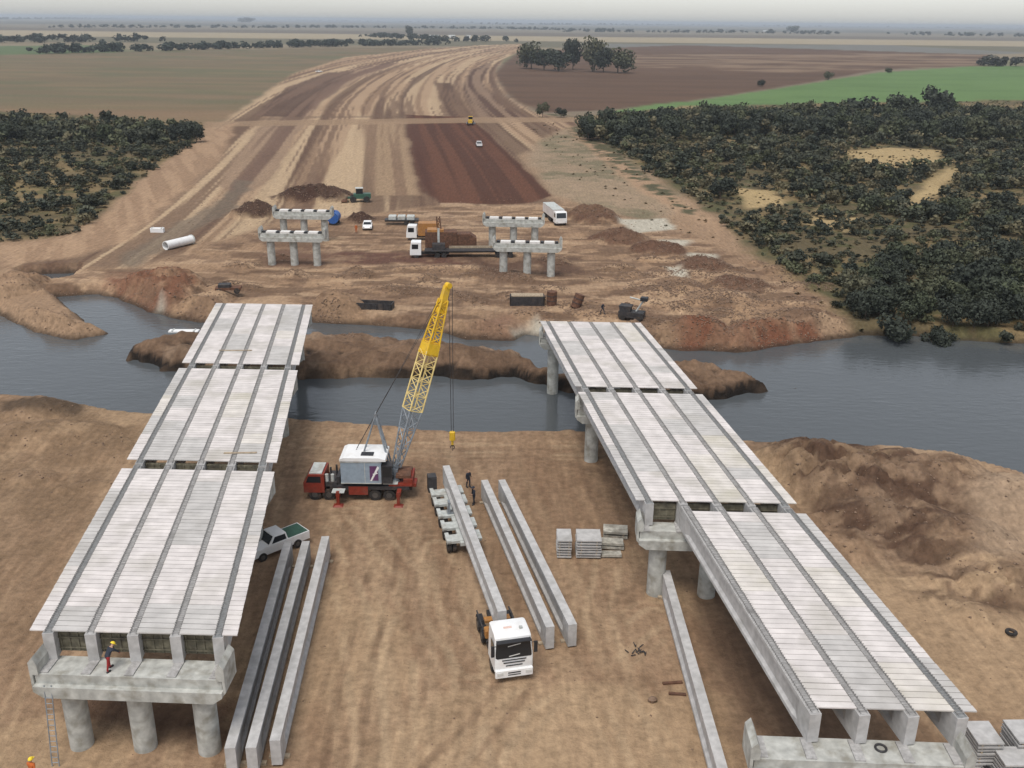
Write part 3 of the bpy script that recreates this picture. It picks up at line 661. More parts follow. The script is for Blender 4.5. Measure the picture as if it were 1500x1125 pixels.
m.build('chassis', DSTEEL, CRN)
m = MB(); m.prism([(-4.95, .75), (-3.1, .75), (-3.1, 2.5), (-4.5, 2.5), (-4.95, 1.75)], -1.25, 1.25, 'y'); cab = m.build('carrier_cab', RED, CRN)
MB().prism([(-4.72, 1.72), (-3.4, 1.72), (-3.4, 2.32), (-4.48, 2.32)], -1.262, -1.25, 'y').build('side_window', GLASS, cab)
MB().add([(-4.965, -1.1, 1.78), (-4.965, 1.1, 1.78), (-4.54, 1.1, 2.44), (-4.54, -1.1, 2.44)], [(0, 1, 2, 3)]).build('windscreen', GLASS, cab)
MB().box(-4.4, -3.3, -1.1, 1.1, 2.5, 2.6).build('cab_roof', LSTEEL, cab)
MB().box(-.95, .75, -1.34, -1.28, .62, 1.42).build('side_tank', RED, CRN)
m = MB(); m.box(-3.0, -2.0, -1.2, 1.2, 1.35, 1.75); m.tube((-2.6, -.5, 1.7), (-2.6, -.5, 2.9), .09); m.tube((-2.2, .2, 1.7), (-2.2, .2, 2.8), .09); m.box(-2.05, -1.75, -1.0, 1.0, 1.4, 2.2)
m.build('engine_deck', DSTEEL, CRN)
m = MB(); m.box(2.6, 4.7, -1.25, 1.25, 1.45, 1.65); m.box(3.9, 4.7, -1.2, 1.2, 1.65, 2.1); m.box(4.3, 5.0, -1.0, .2, 1.3, 1.6)
m.build('rear_deck', RED, CRN)
m = MB(); m.box(2.1, 3.4, -1.3, -.6, 1.651, 1.75); m.build('checker_plate', LSTEEL, CRN)
MB().box(-2.3, -1.2, -2.3, -1.45, 1.25, 1.3).build('outrigger_plate', LSTEEL, CRN); MB().tube((4.6, -.9, 1.6), (4.6, -.9, 2.9), .05).build('marker_post', RED, CRN)
for x_ in (-2.9, -2.4): MB().tube((x_, -.9, 1.7), (x_, -.9, 2.4), .16).build('air_bottle', LSTEEL, CRN)
MB().box(3.2, 4.5, -1.0, 1.0, 2.101, 2.35).build('counterweight', RUST, CRN)
wheel_set(CRN, [(x, s * 1.02, s) for x in (-4.0, -2.75, 1.35, 2.6) for s in (-1, 1)], .52, .42, 'y')
for x in (-1.75, 3.55):
    for s in (-1, 1):
        o = MB(); o.box(x - .18, x + .18, s * 1.0, s * 2.35, .95, 1.25); o.box(x - .13, x + .13, s * 2.12, s * 2.40, .12, 1.4)
        o.add([(x - .45, s * 1.9, 0.02), (x + .45, s * 1.9, .02), (x + .45, s * 2.65, .02), (x - .45, s * 2.65, .02), (x - .2, s * 2.05, .16), (x + .2, s * 2.05, .16), (x + .2, s * 2.5, .16), (x - .2, s * 2.5, .16)], [(0, 3, 2, 1), (4, 5, 6, 7), (0, 1, 5, 4), (1, 2, 6, 5), (2, 3, 7, 6), (3, 0, 4, 7)])
        o.build('outrigger', RED, CRN)
MB().tube((1.0, 0, 1.45), (1.0, 0, 1.75), .9, .9, 24).build('slew_ring', DSTEEL, CRN)
# upper works
HX0, HX1 = -1.55, 2.0
m = MB(); m.box(HX0, HX1, -1.45, 1.35, 1.75, 3.95); hou = m.build('cabin_house', HOUSE, CRN)
m = MB(); m.prism([(HX0 - .06, 3.952), (HX1 + .45, 3.952), (HX1 + .4, 4.12), (HX1 - .2, 4.28), (HX0 + .3, 4.28), (HX0 - .06, 4.12)], -1.52, 1.42, 'y'); m.build('house_roof', WHITE, hou)
m = MB(); m.box(HX0 - .02, HX1, -1.475, -1.451, 3.80, 3.90); m.box(HX0 - .02, HX1, -1.475, -1.451, 1.78, 1.86); m.box(.55, .60, -1.475, -1.451, 1.86, 3.8); m.build('panel_trim', LSTEEL, hou)
m = MB(); m.box(1.0, 1.75, -1.468, -1.452, 2.1, 3.5); m.build('logo_field', PURPLE, hou)
m = MB(); m.add([(1.0, -1.474, 2.05), (1.16, -1.474, 2.05), (1.86, -1.474, 3.35), (1.7, -1.474, 3.5)], [(0, 1, 2, 3)]); m.add([(1.25, -1.4742, 2.75), (1.32, -1.4742, 2.65), (1.72, -1.4742, 2.78), (1.65, -1.4742, 2.9)], [(0, 1, 2, 3)]); m.build('logo_slash', WHITE, hou)
m = MB(); m.box(HX1, HX1 + .95, -1.4, -.35, 1.78, 3.5); opc = m.build('operator_cab', DSTEEL, CRN)
MB().box(HX1 + .1, HX1 + .9, -1.42, -1.401, 2.4, 3.4).build('cab_window', GLASS, opc); MB().box(HX1 + .951, HX1 + .965, -1.3, -.45, 2.3, 3.4).build('cab_window', GLASS, opc)
MB().box(.2, 1.3, -1.0, -.3, 4.281, 4.34).build('roof_hatch', BLACK, hou)
m = MB(); m.tube((HX1 + 1.2, -.7, 1.6), (HX1 + 1.2, .9, 1.6), .35); m.box(HX1 + .1, HX1 + 1.3, -.3, .9, 1.75, 2.6); m.build('winch', STEEL, CRN)
# boom
foot = Vector((3.0, .2, 2.2))
ty = 80.6; tip_w = P(655, 419, 0)
dd = (tip_w - CC) / (tip_w[1]); tipw = CC + dd * ty
tip = Vector(tipw) - c0
bd_ = tip - foot
def bp_(f): return foot + bd_ * f
m = MB(); lattice(m, bp_(.03), bp_(.34), .55, 1.25, 6, t=.085); m.tube(bp_(0), bp_(.05), .25, .25, 8); m.build('boom_foot_section', STEEL, CRN)
m = MB(); lattice(m, bp_(.34), bp_(.66), 1.28, 1.2, 8, t=.075); m.build('boom_middle_section', PALEY, CRN)
m = MB(); lattice(m, bp_(.64), bp_(.93), 1.2, .6, 9, t=.085)
dn = bd_.normalized(); sx = dn.cross(Vector((0, 0, 1))).normalized(); sz = sx.cross(dn)
def plate(mb, f0, f1, w0, w1, t):
    a, b = bp_(f0), bp_(f1); vs = []
    for c, w_ in ((a, w0), (b, w1)):
        for i, j in ((-1, -1), (1, -1), (1, 1), (-1, 1)): vs.append(c + sx * i * w_ / 2 + sz * j * t / 2)
    mb.add(vs, [(0, 1, 2, 3), (7, 6, 5, 4), (0, 4, 5, 1), (1, 5, 6, 2), (2, 6, 7, 3), (3, 7, 4, 0)])
plate(m, .645, .70, 1.36, 1.30, 1.2); plate(m, .86, 1.0, .62, .36, .55)
m.build('boom_head_section', YEL, CRN)
MB().tube(tip - sx * .25 + Vector((.1, 0, .05)), tip + sx * .25 + Vector((.1, 0, .05)), .26, .26, 14).build('head_sheave', YEL, CRN)
# gantry
gt = Vector((1.45, .6, 7.6))
m = MB()
for s in (-.5, .5):
    m.tube(gt + Vector((0, s * .5, 0)), (.35, .4 + s, 4.2), .08, .08, 6); m.tube(gt + Vector((0, s * .5, 0)), (2.65, .4 + s, 2.6), .10, .10, 6)
m.tube(gt + Vector((0, -.35, 0)), gt + Vector((0, .35, 0)), .12, .12, 8); m.build('gantry', STEEL, CRN)
m = MB()
for s in (-.2, .2):
    m.tube(gt + Vector((0, s, 0)), tip + sx * s, .022, .022, 5); m.tube(gt + Vector((0, s, 0)), Vector((-.4, .4 + s, 4.25)), .022, .022, 5)
m.tube(gt, gt.lerp(tip, .22), .05, .05, 5); m.build('pendant_ropes', DSTEEL, CRN)
hk = tip + Vector((.28, 0, 0)); ground_hook = 3.6 - c0.z
m = MB()
for s in (-.16, .16): m.tube(hk + Vector((s, 0, 0)), Vector((hk.x + s * .6, hk.y, ground_hook + 1.0)), .028, .028, 5)
m.build('hoist_ropes', DSTEEL, CRN)
m = MB(); hb = Vector((hk.x, hk.y, ground_hook)); m.cbox(hb.x - .26, hb.x + .26, hb.y - .2, hb.y + .2, hb.z + .2, hb.z + 1.05, .08); m.box(hb.x - .1, hb.x + .1, hb.y - .1, hb.y + .1, hb.z - .3, hb.z + .2); hko = m.build('hook_block', YEL, CRN)
m = MB(); pv = None
for k in range(9):
    a = PI * (1.1 - k * .18); q_ = Vector((hb.x + .17 * math.cos(a), hb.y, hb.z - .5 + .2 * math.sin(a) - .05))
    if pv: m.tube(pv, q_, .055, .05, 6)
    pv = q_
m.tube((hb.x, hb.y, hb.z - .3), (hb.x, hb.y, hb.z - .9), .03, .03, 5); m.build('hook', DSTEEL, hko)

# ================================================================== TRUCK WITH GIRDER
def tractor(name, label, loc, rz, col=WHITE, L=6.8, cabz=3.25, seat_h=1.3, plate=True):
    R = thing(name, label, 'truck', loc, rz)
    # x right, y rearwards, front at y = 0
    m = MB(); m.box(-.42, .42, .3, L, .62, .95); m.box(-1.1, -.45, 2.35, 3.4, .45, .95); m.box(.45, 1.1, 2.35, 3.3, .45, .95); m.build('chassis', DSTEEL, R)
    prof = [(.06, .75), (2.2, .75), (2.2, cabz - .05), (1.95, cabz), (.62, cabz), (.32, cabz - .12), (.10, 1.98), (.03, 1.72), (.0, 1.1)]
    m = MB(); n = len(prof)
    rings = [(-1.24, 0.0), (-1.19, .035), (1.19, .035), (1.24, 0.0)]
    v = []; f = []
    xs = [-1.25, -1.12, 1.12, 1.25]
    for k, x in enumerate(xs):
        sh = .07 if k in (0, 3) else 0
        for y, z in prof:
            yy = y + (sh * 1.3 if y < 1 else -sh * .4); zz = z - (sh if z > 2.6 else 0)
            tp = max(0, (z - 2.0)) * .055 * (1 if x > 0 else -1)
            v.append((x - tp, yy, zz))
    for k in range(3):
        for i in range(n): f.append((k * n + i, k * n + (i + 1) % n, (k + 1) * n + (i + 1) % n, (k + 1) * n + i))
    f += [tuple(range(n - 1, -1, -1)), tuple(range(3 * n, 4 * n))]
    m.add(v, f); cab = m.build('cab', col, R, smooth=True)
    ws = MB(); ws.add([(-1.10, .005, 1.80), (1.10, .005, 1.80), (1.04, .225, 2.95), (-1.04, .225, 2.95)], [(0, 1, 2, 3)])
    ws.add([(-1.10, .005, 1.80), (-1.04, .225, 2.95), (-1.15, .36, 2.92), (-1.235, .15, 1.80)], [(0, 1, 2, 3)]); ws.add([(1.10, .005, 1.80), (1.04, .225, 2.95), (1.15, .36, 2.92), (1.235, .15, 1.80)], [(0, 3, 2, 1)])
    wso = ws.build('windscreen', GLASS, cab)
    MB().add([(-.34, -.012, 1.9), (.38, .01, 2.0), (.38, .022, 2.06), (-.34, .0, 1.96)], [(0, 1, 2, 3)]).build('windscreen_lettering', LAMP, wso)
    MB().add([(-.40, .128, 2.55), (.46, .15, 2.67), (.46, .158, 2.73), (-.40, .136, 2.61)], [(0, 1, 2, 3)]).build('windscreen_lettering', LAMP, wso)
    m = MB(); m.prism([(-.12, 2.98), (.36, 2.93), (.36, 3.0), (-.12, 3.03)], -1.12, 1.12); m.build('sun_visor', BLACK, cab)
    for s in (-1, 1):
        MB().box(s * 1.256, s * 1.262, .38, 1.3, 1.85, 2.65).build('side_window', GLASS, cab)
        mm = MB(); mm.box(s * 1.30, s * 1.52, -.06, .04, 2.05, 2.85); mm.box(s * 1.2, s * 1.32, -.02, .02, 2.78, 2.82); mm.build('mirror', BLACK, cab)
        MB().box(s * .74, s * 1.14, -.16, -.13, .62, .82).build('headlight', LAMP, cab)
    m = MB(); m.cbox(-1.24, 1.24, -.13, .12, .42, .98, .05); m.build('bumper', col, cab)
    m = MB()
    for z, wd in ((1.62, .8), (1.42, .7), (1.20, .55)): m.box(-wd, wd, -.025, -.004, z, z + .07)
    m.box(-.42, .42, -.145, -.131, .72, .80); m.box(-.42, .42, -.145, -.131, .56, .63); m.build('grille', BLACK, cab)
    m = MB(); m.box(-.45, .1, 1.15, 1.35, cabz + .003, cabz + .012); m.build('roof_lettering', pmat('faded_red_print', (.62, .44, .38), .6), cab)
    m = MB(); m.box(.55, .75, .9, 1.1, cabz + .001, cabz + .14); m.build('roof_vent', LSTEEL, cab)
    wheel_set(R, [(s * 1.05, y, s) for y in (1.35, L - 2.3, L - .95) for s in (-1, 1)], .5, .38, 'x')
    m = MB(); m.tube((-1.0, 2.5, 1.0), (-1.0, 2.5, 2.7), .09); m.build('exhaust', STEEL, R)
    for s in (-1, 1):
        m = MB()
        for yc in (L - 2.3, L - .95):
            pts = [(yc - .62, .72), (yc - .45, 1.06), (yc + .45, 1.06), (yc + .62, .72), (yc + .58, .72), (yc + .42, 1.02), (yc - .42, 1.02), (yc - .58, .72)]
            m.prism(pts, s * .84, s * 1.26)
        m.build('mudguard', BLACK, R)
    return R
tr = math.atan(.2306 / .973)
TL = Vector((.33, 51.0, gz(.33, 51.0) + .02))
T = tractor('truck_tractor', 'white cab truck facing the camera with a long girder behind it', TL, tr)
m = MB(); m.tube((0, 5.2, .95), (0, 5.2, 1.15), .55, .55, 18); m.box(-.9, .9, 4.95, 5.45, 1.15, 1.33); m.build('bolster', ORANGE, T)
MB().cbox(-1.15, -.65, 3.55, 4.15, .9, 1.5).build('equipment_box', ORANGE, T); MB().cbox(.75, 1.1, 3.4, 3.7, .9, 1.6, .04).build('equipment_box', ORANGE, T); MB().tube((-.9, 3.4, .9), (-.9, 3.4, 1.9), .1).build('air_intake', ORANGE, T)
m = MB(); m.box(-1.2, 1.2, 3.0, 3.12, .9, 1.05); m.box(-1.2, -1.1, 4.2, 6.6, 1.1, 1.16); m.box(1.1, 1.2, 4.2, 6.6, 1.1, 1.16); m.build('deck_frame', DSTEEL, T)
def tl(x, y): return (TL.x + x * math.cos(tr) - y * math.sin(tr), TL.y + x * math.sin(tr) + y * math.cos(tr))
ground_girder('girder loaded on the white truck and its rear dolly', tl(-.05, 3.35), tl(-.05, 26.2), z=TL.z + 1.335, group='precast girders carried or lying about')
m = MB()
DOL = thing('trailer_dolly', 'pale grey multi axle dolly under the far end of the loaded girder', 'trailer', (*tl(-.25, 16.0), gz(*tl(-.25, 20))), tr)
m.box(-.35, .35, 0, 9.6, .85, 1.15); m.build('spine_beam', LSTEEL, DOL)
for k, y in enumerate((.8, 2.9, 5.0, 7.1, 8.9)):
    m = MB(); m.box(-1.4, 1.4, y - .55, y + .55, 1.0, 1.22); m.box(-1.42, -1.1, y - .7, y + .7, 1.22, 1.36); m.box(1.1, 1.42, y - .7, y + .7, 1.22, 1.36); m.build('axle_platform', LSTEEL, DOL)
wheel_set(DOL, [(s * x, y, s) for y in (.8, 2.9, 5.0, 7.1, 8.9) for x in (.75, 1.15) for s in (-1, 1)], .45, .32, 'x', rim=False)
m = MB(); m.box(-.6, .6, 4.7, 5.3, 1.221, 1.333); m.box(-.5, -.36, 4.7, 5.3, 1.333, 2.3); m.box(.36, .5, 4.7, 5.3, 1.333, 2.3); m.build('bolster', STEEL, DOL)
m = MB(); m.box(-1.5, -.75, 9.5, 10.4, .9, 2.4); m.build('power_pack', DSTEEL, DOL)

# ================================================================== SMALLER VEHICLES
def pickup(name, label, cat, loc, rz, col, bed=True, bedmat=None, parts=True):
    """x right, y rearwards, front at y = 0; 5.2 m (pickup) or 4.3 m (car)"""
    R = thing(name, label, cat, loc, rz); L = 5.25 if bed else 4.4
    W = .92
    if bed: side = [(.05, .45), (L, .45), (L, 1.12), (3.35, 1.12), (3.3, 1.15), (1.55, 1.12), (.25, 1.0), (.0, .75)]
    else: side = [(.05, .4), (L, .45), (L, .95), (3.95, 1.05), (1.2, 1.0), (.2, .82), (0, .6)]
    MB().prism(side, -W, W).build('body', col, R)
    c = [(1.55, 1.12), (3.3, 1.12), (3.2, 1.72), (2.15, 1.76)] if bed else [(1.05, .99), (4.2, 1.0), (3.6, 1.45), (1.9, 1.48)]
    m = MB(); n = 4; v = []
    for x, tp in ((-W + .02, .14), (W - .02, -.14)):
        for i, (y, z) in enumerate(c): v.append((x + (tp if i > 1 else 0), y, z))
    m.add(v, [(0, 1, 2, 3), (7, 6, 5, 4), (0, 4, 5, 1), (1, 5, 6, 2), (2, 6, 7, 3), (3, 7, 4, 0)]); cb = m.build('cabin', col, R)
    def lerp(p, q, t): return (p[0] + (q[0] - p[0]) * t, p[1] + (q[1] - p[1]) * t)
    a, b = lerp(c[0], c[3], .12), lerp(c[0], c[3], .9); wa, wb = W - .1, W - .24
    MB().add([(-wa, a[0] - .02, a[1] + .01), (wa, a[0] - .02, a[1] + .01), (wb, b[0] - .02, b[1] + .01), (-wb, b[0] - .02, b[1] + .01)], [(0, 1, 2, 3)]).build('windscreen', GLASS, cb)
    a, b = lerp(c[1], c[2], .15), lerp(c[1], c[2], .88)
    MB().add([(-wa, a[0] + .02, a[1] + .01), (wa, a[0] + .02, a[1] + .01), (wb, b[0] + .02, b[1] + .01), (-wb, b[0] + .02, b[1] + .01)], [(3, 2, 1, 0)]).build('rear_window', GLASS, cb)
    for s in (-1, 1):
        p0, p1, p2, p3 = lerp(c[0], c[1], .1), lerp(c[0], c[1], .95), lerp(c[1], c[2], .85), lerp(c[0], c[3], .85)
        z0 = c[0][1]; h = c[3][1] - z0
        def sx_(z): return s * (W - .02 - .14 * (z - z0) / h + .012)
        MB().add([(sx_(z0 + .08), p0[0] + .12, z0 + .08), (sx_(z0 + .08), p1[0] - .05, z0 + .08), (sx_(p2[1]), p2[0] - .12, p2[1]), (sx_(p3[1]), p3[0] + .12, p3[1])], [(0, 1, 2, 3)]).build('side_window', GLASS, cb)
        MB().box(s * .55, s * .86, -.015, .03, .68, .82).build('headlight', LAMP, R)
    if bed: MB().box(-W + .1, W - .1, 3.4, L - .08, 1.121, 1.14).build('load_bed', bedmat or BLACK, R)
    wheel_set(R, [(s * (W - .08), y, s) for y in (.95, L - 1.15) for s in (-1, 1)], .37, .25, 'x', rim=parts)
    return R
def at(px, py): v = P(px, py, 0); return (v[0], v[1], gz(v[0], v[1]))
a = at(408, 826)
pickup('pickup_truck', 'white pickup with dark green load bed half hidden by the left bridge', 'pickup', (-20.75, 65.3, gz(-20.75, 65.3)), math.radians(-46), WHITE, bedmat=GREEN)
a = at(538, 338); pickup('parked_car', 'small white car parked between the two bare pier lines', 'car', a, math.radians(6), WHITE, False)
a = at(701, 213); pickup('pickup_truck', 'white pickup driving on the dark ploughed strip of the new road', 'pickup', a, math.radians(186), WHITE)

def flatbed(root, y0, y1, z=1.2, w=1.25, mat=DSTEEL, axles=(-2.5, -1.3)):
    MB().box(-w, w, y0, y1, z - .14, z).build('load_bed', mat, root); MB().box(-.4, .4, y0, y1, z - .5, z - .141).build('bed_frame', DSTEEL, root)
    wheel_set(root, [(s * .98, y1 + a_, s) for a_ in axles for s in (-1, 1)], .48, .36, 'x', rim=False)
def small_truck(name, label, loc, rz, col, kind):
    R = thing(name, label, 'truck', loc, rz)
    m = MB(); m.prism([(0, .6), (2.0, .6), (2.0, 2.85), (.45, 2.9), (.2, 2.75), (.0, 1.6)], -1.2, 1.2); cb = m.build('cab', col, R)
    MB().add([(-1.05, -.01, 1.65), (1.05, -.01, 1.65), (1.0, .185, 2.7), (-1.0, .185, 2.7)], [(0, 1, 2, 3)]).build('windscreen', GLASS, cb)
    for s in (-1, 1): MB().box(s * 1.202, s * 1.212, .35, 1.5, 1.7, 2.55).build('side_window', GLASS, cb); MB().box(s * .7, s * 1.1, -.03, .02, .75, .95).build('headlight', LAMP, cb)
    MB().box(-.42, .42, .3, 7, .6, .95).build('chassis', DSTEEL, R)
    wheel_set(R, [(s * 1.0, 1.1, s) for s in (-1, 1)] + [(s * 1.0, y, s) for y in (4.9, 6.1) for s in (-1, 1)], .5, .36, 'x', rim=False)
    return R
a = at(822, 331)
R = small_truck('dump_truck', 'white lorry with long pale box body beside the dark earth heap', a, math.radians(12), WHITE, 0)
m = MB(); m.box(-1.22, 1.22, 2.3, 11.5, 1.15, 3.0); m.build('box_body', pmat('pale_lorry_body', (.62, .58, .56), .5, var=.08, dirt=(.42, .36, .31), dscale=.8, damt=.5), R)
m = MB(); m.box(-1.24, 1.24, 2.3, 11.5, 2.95, 3.03); m.build('top_rail', LSTEEL, R)
wheel_set(R, [(s * 1.0, y, s) for y in (9.3, 10.5) for s in (-1, 1)], .5, .36, 'x', rim=False)
a = at(601, 376)
R = small_truck('flatbed_truck', 'white cab truck with long dark flatbed facing left across the river', a, math.radians(-86), WHITE, 0)
flatbed(R, 2.6, 19.0, 1.35, 1.25, DSTEEL, (-3.2, -2.0, -.9)); MB().box(-1.1, -.9, 7.0, 16.5, 1.351, 1.75).build('load_timber', WOOD, R)
m = MB(); m.box(-1.0, .6, 4.0, 6.3, 1.351, 2.4); m.build('load_crate', DSTEEL, R)
a = at(596, 351)
R = small_truck('crane_truck', 'truck with orange body and white cab behind the long flatbed', a, math.radians(-88), WHITE, 0)
MB().box(-1.2, 1.2, 2.3, 6.2, 1.0, 3.4).build('orange_body', ORANGE, R)
# rusty drilling machine
a = at(652, 368)
R = thing('drilling_rig', 'rusty brown boxy drilling machine behind the long flatbed', 'machine', a, math.radians(4))
m = MB(); m.box(-3.6, 2.2, -1.5, 1.5, 1.0, 3.8); m.prism([(2.2, 1.0), (5.8, 1.0), (5.8, 2.6), (4.6, 3.4), (2.2, 3.4)], -1.3, 1.3, 'y'); m.build('machine_house', RUST, R)
for s in (-1, 1):
    m = MB(); m.prism([(-3.4, .5), (-2.9, .02), (3.4, .02), (4.0, .5), (3.4, 1.0), (-2.9, 1.0)], s * 1.1 - .3, s * 1.1 + .3, 'y'); m.build('track', DSTEEL, R)
m = MB(); lattice(m, (-1.0, 0, 3.8), (-1.2, 0, 6.4), .7, .6, 3, t=.09); m.build('mast', RUST, R)
MB().box(-1.35, -.95, -1.54, -1.501, 1.4, 4.6).build('white_panel', LSTEEL, R)
MB().box(-3.2, -.2, -1.2, 1.2, 3.801, 4.2).build('deck_box', ORANGE, R)
a = at(588, 328)
R = thing('equipment_trailer', 'dark low trailer carrying pale blocks behind the white car', 'trailer', a, math.radians(-88)); flatbed(R, -3.4, 3.6, 1.1, 1.2)
for k in range(3): MB().cbox(-.9, .9, -2.6 + k * 1.9, -1.0 + k * 1.9, 1.101, 1.9, .1).build('pale_block', LSTEEL, R)
a = at(490, 328)
R = thing('water_tank', 'blue tank beside the rear bare pier of the left line', 'tank', a, 0)
m = MB(); m.tube((0, -1.6, 1.5), (0, 1.6, 1.5), 1.15, 1.15, 20); m.build('tank_shell', BLUE, R, smooth=True)
m = MB(); m.box(-.9, .9, -1.3, -1.0, -.1, .7); m.box(-.9, .9, 1.0, 1.3, -.1, .7); m.build('cradle', DSTEEL, R); MB().tube((0, 0, 2.6), (0, 0, 2.85), .3).build('lid', BLUE, R)
# yellow grader at the head of the ploughed strip
a = at(690, 181)
R = thing('motor_grader', 'small yellow grader at the top of the dark ploughed strip', 'grader', a, math.radians(180))
MB().box(-.5, .5, 0, 5, 1.1, 1.5).build('main_frame', YEL, R); MB().box(-.8, .8, 5, 8, .9, 2.1).build('engine_hood', YEL, R)
m = MB(); m.box(-.8, .8, 3.6, 5, 1.5, 3.2); m.build('cab', GLASS, R); MB().box(-.9, .9, 3.5, 5.1, 3.2, 3.32).build('cab_roof', YEL, R)
MB().box(-1.9, 1.9, 2.4, 2.55, .1, .7).build('blade', STEEL, R); wheel_set(R, [(s * 1.0, y, s) for y in (.4, 5.6, 7.2) for s in (-1, 1)], .6, .4, 'x', rim=False)
# rust coloured machine on the dark heap and pale machine at the far bank
a = at(508, 296)
R = thing('wheel_loader', 'dark green wheel loader beside the big dark earth heap', 'loader', a, math.radians(-80))
MB().box(-1.1, 1.1, 1.6, 5.6, .9, 2.0).build('body', GREEN, R); MB().box(-.8, .8, 2.2, 3.8, 2.0, 3.2).build('cab', GLASS, R); MB().box(-.9, .9, 2.1, 3.9, 3.2, 3.32).build('cab_roof', LSTEEL, R)
m = MB(); m.prism([(-1.3, .2), (0, .2), (.2, 1.3), (0, 1.3), (-.3, .5), (-1.2, .35)], -1.4, 1.4); m.build('bucket', RUST, R)
m = MB(); m.box(-.8, -.6, -.2, 1.8, .9, 1.2); m.box(.6, .8, -.2, 1.8, .9, 1.2); m.build('lift_arm', GREEN, R); wheel_set(R, [(s * 1.05, y, s) for y in (1.5, 4.6) for s in (-1, 1)], .75, .5, 'x', rim=False)

# ================================================================== LOOSE ITEMS
def gl_(x, y, dz=0.): return (x, y, gz(x, y) + dz)
# slab stacks on the yard
def stack(label, x, y, wx, wy, n, rz=0., group='stacked precast slabs', mat=None, t=.11, gap=.13, jit=.03):
    mb = MB().box(-wx / 2, wx / 2, -wy / 2, wy / 2, 0, t); me_ = mb.mesh('concrete_plank', mat or CONC)
    z = gz(x, y) + .12
    bat = MB().box(-.05, .05, -wy / 2 + .05, wy / 2 - .05, 0, gap - .002).mesh('timber_batten', WOOD)
    for k in range(n):
        o = link('concrete_plank', me_, None, (x + random.uniform(-jit, jit), y + random.uniform(-jit, jit), z), rz + random.uniform(-jit, jit) * .4)
        tag(o, ('topmost slab of ' if k == n - 1 else 'lower slab of ') + label, 'slab', group)
        z += t + gap
        if k < n - 1:
            for s in (-1, 1): link('timber_batten', bat, o, (s * wx * .32, 0, t + .001))
stack('the narrow left stack by the girder pair', 4.30, 67.1, 1.15, 1.9, 7)
stack('the wide stack right of the narrow one by the girder pair', 6.25, 67.1, 1.95, 1.9, 7)
ROUGH = pmat('old_concrete', (.40, .38, .33), .95, var=.35, scale=3, bump=.5, dirt=(.2, .18, .15), dscale=1.2, damt=.8)
stack('the low weathered pile behind the slab stacks', 8.7, 69.9, 2.0, 1.3, 2, -.12, mat=ROUGH, gap=.2, t=.2, jit=.08)
stack('the low weathered pile beside the slab stacks', 8.3, 68.0, 1.8, .9, 2, -.1, mat=ROUGH, t=.2, jit=.06)
stack('the small front pile beside the slab stacks', 8.1, 66.7, 1.6, .7, 1, .02, mat=ROUGH, t=.2)
b1 = P(1440, 1066, 2.0); b2 = P(1492, 1064, 2.0); b3 = P(1478, 1106, 1.4)
stack('the tall stack in the lower right corner, behind the cap end', b1[0], b1[1] - .2, 1.5, 1.9, 8, .03)
stack('the tall stack at the right picture edge', b2[0] + .3, b2[1] - .2, 1.6, 1.9, 8, .03)
stack('the lower stack nearest the lower right corner', b3[0] + .4, b3[1], 1.9, 1.5, 6, .03)
m = MB(); rr = random.Random(5)
for k in range(34):
    a_ = rr.uniform(-.12, .12); x_ = rr.uniform(-.7, .7); m.tube((x_, -1.6, .05 + rr.uniform(0, .35)), (x_ + a_ * 3, 1.6, .05 + rr.uniform(0, .35)), .03, .03, 5)
c = P(1440, 1108, .2); tag(m.build('rebar_bundle', DSTEEL, loc=gl_(c[0], c[1]), rz=.3), 'dark heap of steel bars beside the slab stacks, lower right corner', 'steel bars', kind='stuff')
# ladder on the near left pier
lx = xl(45.2) + 2 * SPL - 5.35 + .55
LD = thing('ladder', 'metal ladder leaning on the near left pier cap', 'ladder', (-25.75, 43.05, gz(-25.75, 43.05)), 0)
for s in (-.2, .2): MB().tube((s, 0, 0), (s, .75, 5.0), .035, .035, 6).build('rail', STEEL, LD)
for k in range(15):
    f = (k + .7) / 15; MB().tube((-.2, .75 * f, 5.0 * f), (.2, .75 * f, 5.0 * f), .022, .022, 6).build('rung', STEEL, LD)
# tyre on the right cap, debris on the yard
def torus(R_, r_, n=22, k=8):
    m = MB(); v = []; f = []
    for i in range(n):
        a_ = 2 * PI * i / n
        for j in range(k):
            b_ = 2 * PI * j / k; v.append(((R_ + r_ * math.cos(b_)) * math.cos(a_), (R_ + r_ * math.cos(b_)) * math.sin(a_), r_ + r_ * math.sin(b_)))
    for i in range(n):
        for j in range(k): f.append((i * k + j, ((i + 1) % n) * k + j, ((i + 1) % n) * k + (j + 1) % k, i * k + (j + 1) % k))
    return m.add(v, f)
c = P(1290, 1097, ZCAP); tag(torus(.27, .06).build('hose_coil', DSTEEL, loc=(c[0], c[1], ZCAP + .002), smooth=True), 'coiled dark hose lying on the near right pier cap', 'hose')
c = at(1480, 932); tag(torus(.3, .12).build('old_tyre', TYRE, loc=c, smooth=True), 'old tyre on the earth slope right of the right bridge', 'tyre')
m = MB(); rr = random.Random(9)
for k in range(16): x_, y_ = rr.uniform(-.7, .7), rr.uniform(-.5, .5); a_ = rr.uniform(0, PI); l_ = rr.uniform(.15, .5); m.tube((x_, y_, rr.uniform(.03, .15)), (x_ + l_ * math.cos(a_), y_ + l_ * math.sin(a_), rr.uniform(.03, .2)), .04, .03, 5)
tag(m.build('scrap_pile', DSTEEL, loc=at(932, 956)), 'small scatter of dark scrap on bare ground left of the single girder', 'scrap', kind='stuff')
